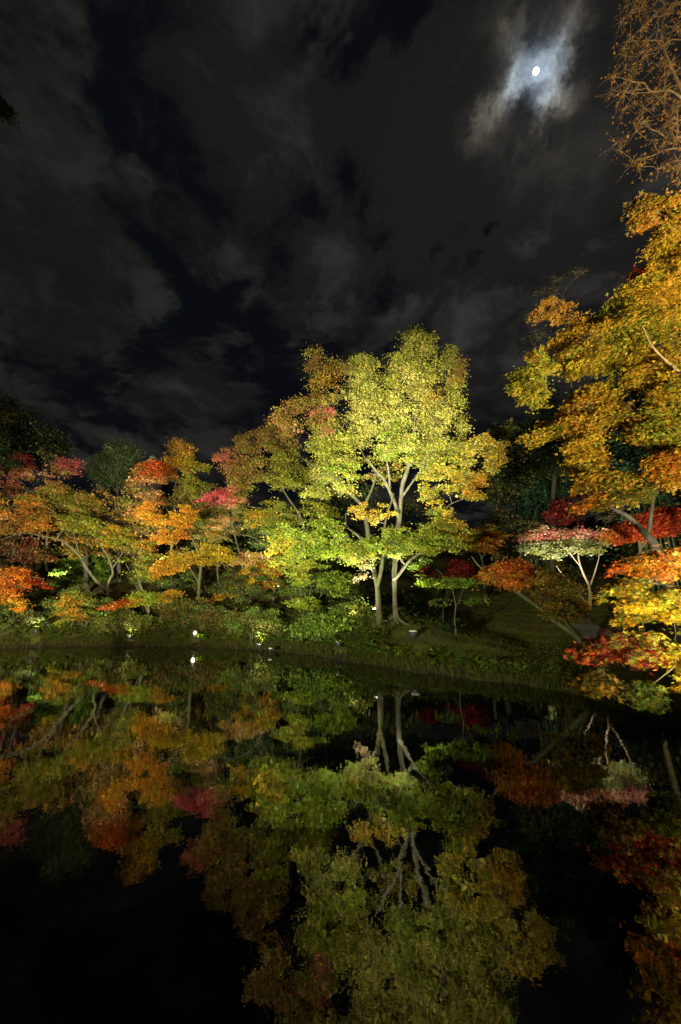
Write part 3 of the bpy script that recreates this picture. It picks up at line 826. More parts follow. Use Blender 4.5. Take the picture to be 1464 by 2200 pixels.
build_tree('maple_tree', 'pink topped maple at the left edge below the dark conifer', (95, 24),
  [[('base', .13), (98, 1200, 24, .12), (105, 1120, 23.8, .10), (108, 1070, 23.6, .08), (100, 1030, 23.5, .05), (90, 1000, 23.4, .02)],
   [(105, 1090, 23.8, .06), (125, 1030, 23.5, .04), (150, 1005, 23.4, .02)],
   [(105, 1120, 23.8, .06), (60, 1050, 23.4, .04), (20, 1010, 23, .02)]],
  [dict(poly=[(-60, 975), (0, 985), (45, 968), (70, 985), (110, 1000), (140, 985), (180, 985), (175, 1015), (150, 1045), (90, 1060), (20, 1050), (-60, 1070)], D=23.3, thick=3.5, n=58, size=.62, leaves=220, col=['pink', 'peach', 'rust'], spots=[(60, 985, 22, 'rose'), (160, 990, 25, 'pink'), (100, 1040, 30, 'peach'), (150, 1040, 25, 'pale')])], leaf=.10, bark=BARK_PALE)
build_tree('maple_tree', 'large leaning maple at left with a bent pale trunk and olive orange layers', (236, 18.9),
  [[('base', .15), (232, 1285, 18.9, .13), (226, 1268, 18.9, .12), (205, 1245, 18.7, .11), (185, 1218, 18.5, .10), (172, 1195, 18.3, .09), (145, 1170, 18.1, .08), (122, 1158, 18.0, .065), (90, 1152, 17.8, .045), (50, 1145, 17.6, .03), (0, 1160, 17.4, .02)],
   [(228, 1272, 18.9, .10), (236, 1245, 18.9, .085), (243, 1232, 18.9, .08), (235, 1205, 18.8, .065), (222, 1180, 18.7, .05), (208, 1155, 18.5, .03), (195, 1130, 18.4, .02)],
   [(122, 1158, 18.0, .05), (140, 1125, 18, .035), (110, 1095, 17.8, .025), (85, 1085, 17.7, .015)],
   [(172, 1195, 18.3, .05), (160, 1150, 18.2, .04), (150, 1110, 18.2, .02)],
   [(240, 1225, 18.9, .05), (262, 1190, 18.7, .035), (280, 1160, 18.5, .02)]],
  [dict(poly=[(-60, 1080), (40, 1060), (110, 1065), (175, 1085), (215, 1115), (205, 1150), (150, 1145), (90, 1140), (20, 1150), (-60, 1150)], D=17.9, thick=3.2, n=80, size=.52, leaves=240, flat=.28, droop=.35, col=['olive', 'yg', 'amber'], spots=[(60, 1120, 40, 'orange'), (20, 1140, 50, 'rust'), (150, 1100, 40, 'olive'), (65, 1120, 18, 'yellow'), (135, 1120, 20, 'yg'), (180, 1140, 30, 'yg')]),
   dict(poly=[(190, 1140), (250, 1120), (300, 1150), (290, 1185), (230, 1175)], D=18.3, thick=2.0, n=22, size=.48, leaves=220, flat=.3, col=['olive', 'lime', 'amber']),
   dict(poly=[(60, 1050), (130, 1035), (200, 1060), (220, 1100), (140, 1085), (80, 1075)], D=19.2, thick=2.5, n=30, size=.55, leaves=220, flat=.3, col=['rust', 'olive', 'yg'])], bark=BARK_PALE)
build_tree('maple_tree', 'flame orange maple low at the left edge above the bank', (48, 18.2),
  [[('base', .05), (50, 1310, 18.1, .045), (46, 1280, 18, .04), (42, 1250, 17.9, .03), (36, 1230, 17.8, .02)],
   [(44, 1270, 18, .03), (20, 1245, 17.7, .022), (-10, 1235, 17.5, .015)],
   [(44, 1262, 18, .03), (70, 1240, 17.8, .022), (95, 1245, 17.7, .014)]],
  [dict(poly=[(-60, 1215), (0, 1218), (50, 1215), (108, 1240), (105, 1270), (60, 1262), (30, 1280), (-60, 1270)], D=17.6, thick=2.4, n=40, size=.44, leaves=240, flat=.34, droop=.4, col=['vermilion', 'orange'], spots=[(90, 1250, 25, 'red'), (10, 1240, 35, 'orange')]),
   dict(poly=[(-60, 1270), (30, 1272), (62, 1290), (45, 1320), (0, 1318), (-60, 1320)], D=17.4, thick=1.8, n=26, size=.4, leaves=220, col=['amber', 'orange', 'gold'])])
build_tree('shrub', 'round yellow green shrub maple between the orange maple and the red tipped one', (160, 18.9),
  [[('base', .03), (158, 1325, 18.8, .025), (152, 1300, 18.7, .02), (145, 1285, 18.6, .012)], [(160, 1335, 18.8, .02), (178, 1305, 18.6, .015), (195, 1295, 18.5, .01)], [(158, 1335, 18.8, .02), (135, 1318, 18.5, .015), (118, 1305, 18.4, .01)]],
  [dict(poly=[(93, 1300), (130, 1275), (170, 1265), (212, 1285), (218, 1310), (175, 1330), (120, 1350), (110, 1325)], D=18.4, thick=1.8, n=40, size=.38, leaves=220, col=['olive', 'yg', 'green'], spots=[(125, 1330, 30, 'yg'), (150, 1310, 25, 'amber')])], cat='shrub')
build_tree('maple_tree', 'small forked maple with one red tipped branch, standing on the bank', (325, 19.0),
  [[('base', .075), (320, 1310, 19, .065), (312, 1283, 18.9, .055), (302, 1255, 18.8, .045), (292, 1225, 18.8, .03), (280, 1200, 18.7, .02)],
   [(324, 1330, 19, .06), (314, 1305, 19.1, .05), (300, 1275, 19.2, .045), (285, 1240, 19.3, .03), (270, 1210, 19.3, .02)],
   [(312, 1285, 18.9, .03), (280, 1290, 18.4, .022), (245, 1295, 18.2, .012)],
   [(310, 1283, 18.9, .03), (345, 1275, 18.5, .022), (390, 1262, 18.3, .012)]],
  [dict(poly=[(212, 1308), (250, 1290), (295, 1283), (290, 1300), (240, 1312)], D=18.2, thick=1.0, n=14, size=.36, leaves=200, flat=.28, inset=.3, col=['vermilion', 'orange']),
   dict(poly=[(270, 1278), (310, 1265), (345, 1272), (350, 1300), (300, 1306), (265, 1315)], D=18.3, thick=1.4, n=18, size=.38, leaves=220, flat=.3, col=['lime', 'yg'], spots=[(275, 1310, 20, 'gold')]),
   dict(poly=[(335, 1280), (380, 1262), (410, 1258), (385, 1285), (350, 1300)], D=18.2, thick=1.0, n=10, size=.36, leaves=180, flat=.3, inset=.3, col=['amber', 'olive', 'gold']),
   dict(poly=[(240, 1225), (245, 1180), (290, 1150), (340, 1160), (360, 1220), (320, 1255), (270, 1240)], D=19.0, thick=2.4, n=34, size=.48, leaves=240, col=['green', 'olive', 'yg'], spots=[(265, 1190, 25, 'lime'), (330, 1170, 25, 'amber')])])
build_tree('maple_tree', 'brown pink maple with white stems in the shade at left', (72, 22.5),
  [[('base', .09), (74, 1215, 22.5, .085), (80, 1175, 22.4, .075), (84, 1155, 22.3, .06), (92, 1125, 22.2, .04), (96, 1105, 22, .02)],
   [(78, 1190, 22.4, .06), (60, 1170, 22.3, .05), (40, 1145, 22.2, .03)],
   [(82, 1165, 22.4, .05), (70, 1155, 22.2, .04), (62, 1140, 22.2, .02)]],
  [dict(poly=[(-60, 1145), (20, 1150), (70, 1180), (125, 1190), (110, 1215), (30, 1225), (-60, 1220)], D=22.0, thick=2, n=34, size=.55, leaves=180, flat=.3, col=['rust', 'brown', 'dred'])], bark=BARK_PALE)
build_tree('conifer_tree', 'pale teal lit conifer behind the leaning maple', (215, 22),
  [[('base', .12), (212, 1180, 22, .10), (208, 1110, 21.9, .07), (200, 1050, 21.8, .03)], [(210, 1150, 22, .05), (230, 1120, 21.5, .03), (240, 1100, 21.4, .015)]],
  [dict(poly=[(175, 1085), (200, 1080), (225, 1110), (245, 1150), (225, 1165), (190, 1115)], D=21.4, thick=1.8, n=26, size=.36, leaves=200, flat=.3, droop=.5, col=['teal', 'sage', 'tgreen'])], shape='oval', leaf=.055)
build_tree('evergreen_bush', 'rounded dark green bush under the leaning maple trunk', (190, 21.6),
  [[('base', .05), (185, 1240, 21.5, .04), (180, 1200, 21.4, .02)], [(190, 1250, 21.6, .03), (215, 1210, 21.4, .02)]],
  [dict(poly=[(110, 1230), (140, 1180), (190, 1165), (240, 1185), (240, 1240), (180, 1270), (120, 1265)], D=21.4, thick=2.2, n=56, size=.44, leaves=240, col=['green', 'dgreen', 'green'], spots=[(165, 1180, 20, 'yg')])], shape='oval', leaf=.07, cat='bush', lm=LEAF_DARK)

# ---- low bushes on the far slope
BUSH = [
    ('dark rounded bush at the foot of the flame orange maple', 20, 19.4, [(-60, 1300), (30, 1290), (90, 1310), (100, 1350), (-60, 1360)], ['dgreen', 'green', 'dolive']),
    ('dim green bush behind the round yellow green shrub', 190, 20.2, [(95, 1290), (150, 1255), (230, 1265), (270, 1300), (250, 1335), (120, 1330)], ['green', 'dgreen', 'dolive']),
    ('dim olive bush at the foot of the small forked maple', 260, 19.4, [(210, 1330), (260, 1305), (320, 1320), (340, 1350), (220, 1360)], ['green', 'dolive', 'olive']),
    ('dark bush to the right of the small forked maple', 400, 20.2, [(340, 1290), (400, 1270), (460, 1285), (470, 1330), (400, 1350), (345, 1335)], ['dolive', 'green', 'brown']),
    ('brown tinged bush behind the dazzling lamp', 470, 19.6, [(420, 1330), (470, 1300), (530, 1310), (550, 1345), (480, 1365), (430, 1360)], ['dolive', 'brown', 'green']),
    ('fern green bush below the leaning gold maple', 545, 17.6, [(490, 1325), (540, 1300), (600, 1310), (630, 1350), (570, 1370), (500, 1365)], ['green', 'dolive', 'olive']),
    ('bright fern green bush under the lime sapling', 690, 15.9, [(620, 1335), (670, 1315), (740, 1310), (770, 1345), (720, 1370), (640, 1370)], ['green', 'lime', 'green']),
    ('low green bush left of the great maple foot', 765, 16.2, [(720, 1300), (760, 1285), (795, 1300), (800, 1335), (750, 1345)], ['green', 'olive']),
    ('dark bush on the slope behind the gold layered maple', 350, 23, [(280, 1230), (340, 1205), (420, 1215), (450, 1260), (380, 1290), (290, 1280)], ['dgreen', 'dolive', 'green']),
    ('dark bush on the slope behind the leaning gold maple', 520, 21.5, [(450, 1240), (520, 1215), (600, 1230), (620, 1280), (540, 1300), (460, 1290)], ['dgreen', 'green', 'dolive']),
    ('dark bush on the slope behind the lime sapling', 690, 19.5, [(600, 1240), (680, 1215), (760, 1235), (780, 1290), (700, 1310), (620, 1290)], ['dgreen', 'dolive', 'green']),
]
for lb, bp_, D, poly, cols in BUSH:
    cx = sum(q[0] for q in poly) / len(poly); cyy = sum(q[1] for q in poly) / len(poly)
    build_tree('bush', lb, (bp_, D), [[('base', .03), (bp_, cyy + 8, D, .02), (cx, cyy - 8, D, .01)], [('base', .025), (cx - 20, cyy, D, .008)], [('base', .025), (cx + 20, cyy, D, .008)]],
               [dict(poly=poly, D=D, thick=1.8, n=34, size=.36, leaves=190, col=cols, flat=.55, rough=.8, droop=.4, inset=.3)], shape='oval', leaf=.06, cat='bush', twigs=False)

# ---- dark trees behind
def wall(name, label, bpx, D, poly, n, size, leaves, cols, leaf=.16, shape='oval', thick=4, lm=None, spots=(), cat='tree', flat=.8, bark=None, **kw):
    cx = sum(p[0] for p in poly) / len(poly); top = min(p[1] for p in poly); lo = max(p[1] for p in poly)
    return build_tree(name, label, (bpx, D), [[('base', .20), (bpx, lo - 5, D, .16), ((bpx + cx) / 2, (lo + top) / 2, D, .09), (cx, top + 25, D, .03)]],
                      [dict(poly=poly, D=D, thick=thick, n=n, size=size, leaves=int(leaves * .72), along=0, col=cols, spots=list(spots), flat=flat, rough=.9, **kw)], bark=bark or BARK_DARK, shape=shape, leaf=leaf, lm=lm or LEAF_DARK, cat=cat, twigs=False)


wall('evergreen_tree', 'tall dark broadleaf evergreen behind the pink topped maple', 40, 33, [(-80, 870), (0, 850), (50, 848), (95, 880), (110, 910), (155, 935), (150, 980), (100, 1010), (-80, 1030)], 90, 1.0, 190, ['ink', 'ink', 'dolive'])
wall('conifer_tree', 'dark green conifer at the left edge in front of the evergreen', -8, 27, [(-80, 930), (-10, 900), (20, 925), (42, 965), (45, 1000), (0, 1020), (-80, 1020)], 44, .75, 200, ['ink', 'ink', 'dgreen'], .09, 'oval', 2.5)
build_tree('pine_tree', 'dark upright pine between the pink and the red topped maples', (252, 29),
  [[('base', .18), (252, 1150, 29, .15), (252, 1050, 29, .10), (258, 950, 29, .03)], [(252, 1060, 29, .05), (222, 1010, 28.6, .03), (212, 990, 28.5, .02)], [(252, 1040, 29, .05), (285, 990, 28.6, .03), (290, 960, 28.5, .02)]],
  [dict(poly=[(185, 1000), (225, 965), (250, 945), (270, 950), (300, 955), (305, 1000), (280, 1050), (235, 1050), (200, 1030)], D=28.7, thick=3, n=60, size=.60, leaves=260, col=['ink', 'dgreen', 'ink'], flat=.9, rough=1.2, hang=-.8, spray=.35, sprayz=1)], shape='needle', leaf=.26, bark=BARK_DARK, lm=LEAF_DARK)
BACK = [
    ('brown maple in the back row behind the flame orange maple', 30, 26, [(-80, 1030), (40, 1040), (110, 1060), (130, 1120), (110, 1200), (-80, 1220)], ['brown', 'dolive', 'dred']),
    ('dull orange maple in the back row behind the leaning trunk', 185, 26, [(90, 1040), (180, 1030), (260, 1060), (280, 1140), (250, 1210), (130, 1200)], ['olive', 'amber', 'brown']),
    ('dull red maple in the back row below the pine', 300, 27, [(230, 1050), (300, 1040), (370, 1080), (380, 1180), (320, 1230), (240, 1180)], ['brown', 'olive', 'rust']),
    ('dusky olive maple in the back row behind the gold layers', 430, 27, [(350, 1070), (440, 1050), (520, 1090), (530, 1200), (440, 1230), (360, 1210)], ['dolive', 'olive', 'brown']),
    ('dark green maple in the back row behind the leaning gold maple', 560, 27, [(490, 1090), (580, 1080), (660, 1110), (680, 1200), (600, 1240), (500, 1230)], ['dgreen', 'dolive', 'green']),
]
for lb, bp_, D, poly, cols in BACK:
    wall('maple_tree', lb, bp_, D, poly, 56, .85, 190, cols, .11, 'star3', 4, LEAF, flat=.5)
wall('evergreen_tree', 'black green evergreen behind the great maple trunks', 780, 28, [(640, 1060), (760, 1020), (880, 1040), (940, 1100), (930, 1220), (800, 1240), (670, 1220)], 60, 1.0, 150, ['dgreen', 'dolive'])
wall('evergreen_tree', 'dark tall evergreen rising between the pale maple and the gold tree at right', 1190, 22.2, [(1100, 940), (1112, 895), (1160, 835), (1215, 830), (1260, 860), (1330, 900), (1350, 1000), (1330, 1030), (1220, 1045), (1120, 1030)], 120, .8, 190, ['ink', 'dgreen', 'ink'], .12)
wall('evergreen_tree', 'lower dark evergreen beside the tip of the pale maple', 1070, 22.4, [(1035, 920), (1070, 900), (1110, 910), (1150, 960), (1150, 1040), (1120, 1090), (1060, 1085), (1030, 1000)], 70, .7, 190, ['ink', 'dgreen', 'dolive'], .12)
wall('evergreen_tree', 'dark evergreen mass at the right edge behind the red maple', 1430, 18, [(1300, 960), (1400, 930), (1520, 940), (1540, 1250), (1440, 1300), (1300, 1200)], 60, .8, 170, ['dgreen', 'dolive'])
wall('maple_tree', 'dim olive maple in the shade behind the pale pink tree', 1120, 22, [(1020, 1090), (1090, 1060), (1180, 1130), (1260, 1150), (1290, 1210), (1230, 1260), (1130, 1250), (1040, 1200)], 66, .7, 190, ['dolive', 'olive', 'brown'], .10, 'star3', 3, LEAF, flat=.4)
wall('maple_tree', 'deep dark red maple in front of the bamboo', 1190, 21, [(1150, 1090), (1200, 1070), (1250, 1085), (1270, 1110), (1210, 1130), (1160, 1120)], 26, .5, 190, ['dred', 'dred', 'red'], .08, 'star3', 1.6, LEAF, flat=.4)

# ---- right of the great maple
build_tree('maple_sapling', 'slender lime maple sapling with a flat top alone on the dark lawn', (977, 14.6),
  [[('base', .035), (977, 1330, 14.6, .03), (980, 1300, 14.6, .026), (975, 1275, 14.5, .02), (970, 1255, 14.4, .012), (962, 1240, 14.4, .008)],
   [(979, 1305, 14.6, .02), (990, 1280, 14.5, .014), (998, 1262, 14.4, .008)]],
  [dict(poly=[(890, 1255), (930, 1228), (965, 1240), (1015, 1240), (1036, 1252), (1005, 1262), (960, 1262), (920, 1262)], D=14.3, thick=1.6, n=18, size=.34, leaves=190, flat=.22, inset=.3, col=['lime', 'lime', 'green']),
   dict(poly=[(985, 1290), (1030, 1280), (1050, 1292), (1010, 1302)], D=14.3, thick=.8, n=5, size=.26, leaves=90, flat=.2, inset=.2, col=['green', 'lime'])], cat='sapling')
build_tree('maple_sapling', 'tiny thin sapling in the dark left of the lime one', (952, 15.2),
  [[('base', .02), (952, 1320, 15.2, .018), (954, 1300, 15.2, .014), (950, 1285, 15.1, .008)]],
  [dict(poly=[(925, 1290), (955, 1275), (975, 1285), (960, 1300), (930, 1300)], D=15.1, thick=.7, n=5, size=.26, leaves=70, flat=.25, inset=.2, col=['olive', 'green'])], cat='sapling')
build_tree('maple_tree', 'dark red maple low behind the lime sapling', (965, 18.2),
  [[('base', .09), (962, 1285, 18.2, .08), (965, 1250, 18.2, .07), (985, 1220, 18, .05), (1010, 1200, 17.8, .03)], [(965, 1250, 18.2, .05), (940, 1225, 18, .03), (915, 1215, 17.8, .02)]],
  [dict(poly=[(880, 1225), (920, 1205), (985, 1195), (1040, 1195), (1060, 1225), (1000, 1245), (930, 1245)], D=17.8, thick=2.2, n=34, size=.46, leaves=230, flat=.34, col=['dred', 'red', 'dred'])])
build_tree('maple_tree', 'speckled orange gold maple beside the right flank of the pale trunked maple', (1045, 16.4),
  [[('base', .10), (1042, 1250, 16.4, .09), (1035, 1200, 16.3, .07), (1010, 1165, 16.1, .05), (985, 1140, 16, .03)], [(1035, 1200, 16.3, .05), (1060, 1160, 16, .035), (1070, 1130, 15.8, .02)]],
  [dict(poly=[(960, 1120), (1010, 1105), (1060, 1120), (1085, 1150), (1060, 1190), (1000, 1185), (965, 1165)], D=15.8, thick=2, n=36, size=.42, leaves=210, flat=.34, col=['gold', 'brown', 'yg'], spots=[(985, 1140, 22, 'vermilion'), (1060, 1160, 30, 'orange'), (1000, 1175, 25, 'yg')])])
build_tree('maple_tree', 'fiery orange maple whose trunk leans left across the lawn', (1258, 11.2),
  [[('base', .10), (1238, 1367, 11.2, .09), (1205, 1343, 11.2, .085), (1165, 1310, 11.3, .075), (1112, 1272, 11.4, .065), (1085, 1256, 11.5, .055), (1058, 1235, 11.6, .045), (1030, 1216, 11.7, .03), (1015, 1195, 11.8, .015)],
   [(1165, 1310, 11.3, .04), (1180, 1280, 11, .03), (1210, 1260, 10.8, .02)],
   [(1085, 1256, 11.5, .04), (1075, 1220, 11.3, .03), (1085, 1195, 11.2, .015)],
   [(1240, 1368, 11.2, .07), (1215, 1330, 10.9, .05), (1235, 1300, 10.6, .03)]],
  [dict(poly=[(1025, 1240), (1040, 1215), (1080, 1192), (1120, 1200), (1155, 1215), (1150, 1262), (1110, 1275), (1070, 1262)], D=11.3, thick=1.4, n=46, size=.30, leaves=150, flat=.4, droop=.4, col=['vermilion', 'orange'], spots=[(1140, 1260, 25, 'amber'), (1050, 1255, 20, 'amber')]),
   dict(poly=[(1150, 1235), (1200, 1220), (1240, 1250), (1265, 1310), (1240, 1340), (1190, 1345), (1145, 1300)], D=10.9, thick=1.6, n=46, size=.30, leaves=140, flat=.4, droop=.4, col=['amber', 'olive', 'brown'])], bark=BARK, shape='star3', leaf=.05)
build_tree('maple_tree', 'pale pink and sage maple with thin fanned stems, lit white from below', (1267, 14.0),
  [[('base', .085), (1268, 1295, 14, .075), (1267, 1262, 14, .07), (1255, 1235, 13.9, .05), (1246, 1210, 13.8, .042), (1244, 1185, 13.8, .035), (1250, 1165, 13.7, .025), (1260, 1140, 13.7, .014)],
   [(1267, 1262, 14, .05), (1277, 1235, 13.9, .035), (1285, 1205, 13.8, .025), (1290, 1180, 13.7, .014)],
   [(1246, 1215, 13.8, .03), (1225, 1190, 13.7, .022), (1200, 1160, 13.6, .014), (1185, 1145, 13.5, .01)],
   [(1258, 1292, 14, .03), (1232, 1262, 14.1, .024), (1215, 1240, 14.1, .018), (1195, 1215, 14.2, .01)]],
  [dict(poly=[(1105, 1160), (1140, 1150), (1150, 1105), (1185, 1130), (1240, 1115), (1290, 1125), (1330, 1105), (1310, 1140), (1250, 1150), (1180, 1155)], D=13.5, thick=2.6, n=24, size=.48, leaves=230, flat=.55, droop=.2, inset=.05, col=['cream', 'peach', 'pink'], spots=[(1150, 1110, 25, 'peach')], tws=1.6, keep=.8),
   dict(poly=[(1110, 1170), (1180, 1155), (1270, 1155), (1320, 1165), (1270, 1190), (1190, 1195), (1130, 1185)], D=13.6, thick=2.6, n=22, size=.48, leaves=240, flat=.45, inset=.1, col=['sage', 'sage', 'olive']),
   dict(poly=[(1270, 1105), (1320, 1095), (1330, 1115), (1290, 1130)], D=13.3, thick=.8, n=6, size=.3, leaves=0, inset=.1, col='cream', twigs=16, tws=1.8)], bark=BARK_WARM)
build_tree('maple_tree', 'bright scarlet maple behind the forked dark trunk at right', (1370, 11.5),
  [[('base', .09), (1372, 1230, 11.5, .08), (1375, 1180, 11.5, .06), (1365, 1140, 11.4, .04), (1350, 1115, 11.3, .02)], [(1375, 1180, 11.5, .05), (1410, 1140, 11.3, .03), (1440, 1110, 11.2, .015)]],
  [dict(poly=[(1285, 1150), (1330, 1120), (1380, 1095), (1450, 1082), (1465, 1105), (1435, 1150), (1380, 1165), (1330, 1175)], D=11.0, thick=1.8, n=50, size=.36, leaves=200, flat=.32, col=['red', 'vermilion'], spots=[(1310, 1165, 30, 'orange')])], shape='star3', leaf=.055)

# ---- the big gold trees at right, close to the viewer
build_tree('maple_tree', 'tall gold and amber maple filling the right edge, dark forked trunk below', (1452, 8.6),
  [[('base', .15), (1440, 1260, 8.6, .12), (1425, 1200, 8.6, .10), (1408, 1170, 8.5, .09), (1390, 1152, 8.4, .085), (1365, 1128, 8.3, .07), (1345, 1108, 8.2, .06), (1322, 1094, 8.1, .045), (1290, 1070, 8.0, .03), (1262, 1040, 8, .02), (1240, 990, 8, .016)],
   [(1392, 1152, 8.4, .06), (1398, 1125, 8.4, .05), (1401, 1095, 8.4, .045), (1408, 1040, 8.4, .04), (1414, 980, 8.4, .035), (1420, 900, 8.4, .03), (1400, 800, 8.4, .02)],
   [(1262, 1040, 8, .02), (1232, 900, 7.9, .022), (1228, 850, 7.9, .02), (1226, 780, 7.9, .016), (1215, 690, 7.9, .012)],
   [(1226, 800, 7.9, .014), (1190, 775, 7.7, .012), (1150, 745, 7.6, .007), (1138, 725, 7.5, .005)],
   [(1215, 690, 7.9, .012), (1222, 660, 7.9, .010), (1195, 625, 7.9, .008), (1160, 618, 7.9, .005)],
   [(1216, 665, 7.9, .009), (1212, 630, 7.9, .008), (1235, 600, 7.9, .006), (1265, 575, 7.9, .003)],
   [(1220, 662, 7.9, .008), (1240, 645, 7.9, .006), (1265, 620, 7.9, .003)]],
  [dict(poly=[(1085, 800), (1110, 765), (1150, 745), (1180, 760), (1205, 800), (1180, 830), (1160, 880), (1130, 890), (1110, 850), (1085, 835)], D=7.7, thick=.9, n=34, size=.20, leaves=120, flat=.45, droop=.5, col=['yellow', 'yg', 'yg'], spots=[(1120, 770, 18, 'amber')]),
   dict(poly=[(1135, 680), (1165, 640), (1205, 635), (1225, 660), (1260, 650), (1240, 690), (1190, 700), (1140, 690)], D=7.9, thick=.6, n=14, size=.17, leaves=90, flat=.4, inset=.3, col=['amber', 'rust']),
   dict(poly=[(1160, 610), (1200, 580), (1268, 570), (1240, 620), (1200, 640), (1130, 640)], D=7.9, thick=.5, n=14, size=.16, leaves=0, inset=.2, col='amber', twigs=14, tws=.8),
   dict(poly=[(1125, 720), (1160, 690), (1180, 720), (1150, 745)], D=7.6, thick=.4, n=7, size=.16, leaves=0, inset=.2, col='amber', twigs=12, tws=.7),
   dict(poly=[(1180, 760), (1180, 720), (1230, 680), (1310, 640), (1370, 570), (1410, 560), (1470, 620), (1520, 700), (1520, 900), (1400, 880), (1290, 800), (1240, 830), (1200, 830)], D=8.0, thick=2.2, n=170, size=.27, leaves=190, flat=.45, droop=.55, col=['yellow', 'yg', 'gold', 'gold'], spots=[(1350, 720, 60, 'yg'), (1250, 720, 40, 'amber'), (1300, 650, 40, 'olive'), (1450, 600, 50, 'gold'), (1365, 600, 14, 'red'), (1300, 790, 40, 'yellow'), (1400, 780, 50, 'gold')]),
   dict(poly=[(1215, 850), (1280, 810), (1380, 870), (1520, 880), (1520, 1010), (1420, 1000), (1330, 920), (1290, 930), (1310, 1020), (1250, 1080), (1210, 1000), (1215, 960), (1110, 960), (1130, 925), (1190, 900)], D=7.9, thick=2.0, n=150, size=.26, leaves=190, flat=.45, droop=.5, col=['gold', 'yg', 'yellow', 'gold', 'amber'], spots=[(1130, 945, 25, 'rust'), (1260, 970, 40, 'gold'), (1450, 950, 60, 'yg'), (1250, 880, 40, 'amber'), (1330, 880, 30, 'brown')]),
   dict(poly=[(1220, 1060), (1280, 1000), (1330, 1000), (1400, 1020), (1380, 1080), (1300, 1095), (1240, 1105)], D=8.0, thick=1.4, n=50, size=.25, leaves=170, flat=.4, droop=.5, col=['amber', 'gold', 'olive'], spots=[(1250, 1060, 30, 'orange'), (1350, 1060, 30, 'olive')])],
  bark=BARK_DARK, shape='star3', leaf=.048)
build_tree('maple_tree', 'amber maple at the extreme right with the highest gold leaves against the cloud', (1600, 7.4),
  [[('base', .16), (1595, 1300, 7.4, .13), (1570, 1150, 7.4, .11), (1540, 1000, 7.4, .09), (1530, 850, 7.4, .075), (1520, 700, 7.4, .06), (1500, 550, 7.4, .04), (1470, 470, 7.4, .02)],
   [(1540, 1000, 7.4, .05), (1500, 980, 7.2, .04), (1440, 985, 7.1, .025), (1400, 1010, 7.0, .015)],
   [(1530, 850, 7.4, .04), (1450, 790, 7.2, .03), (1400, 740, 7.1, .02), (1380, 700, 7.1, .012)],
   [(1500, 550, 7.4, .03), (1450, 500, 7.3, .02), (1425, 460, 7.3, .01)]],
  [dict(poly=[(1350, 440), (1380, 405), (1400, 400), (1420, 430), (1410, 480), (1385, 510), (1365, 500), (1345, 465)], D=7.4, thick=.7, n=16, size=.2, leaves=120, flat=.5, droop=.5, col=['olive', 'amber', 'brown']),
   dict(poly=[(1405, 420), (1470, 410), (1560, 430), (1560, 640), (1470, 620), (1400, 570), (1390, 520)], D=7.4, thick=1.6, n=70, size=.25, leaves=180, flat=.45, droop=.55, col=['amber', 'yellow', 'gold', 'yg']),
   dict(poly=[(1390, 980), (1440, 950), (1560, 960), (1560, 1080), (1450, 1060), (1410, 1070), (1385, 1030)], D=7.0, thick=1.0, n=40, size=.22, leaves=170, flat=.4, droop=.5, col=['orange', 'gold', 'amber'])],
  bark=BARK_WARM, shape='star3', leaf=.048)
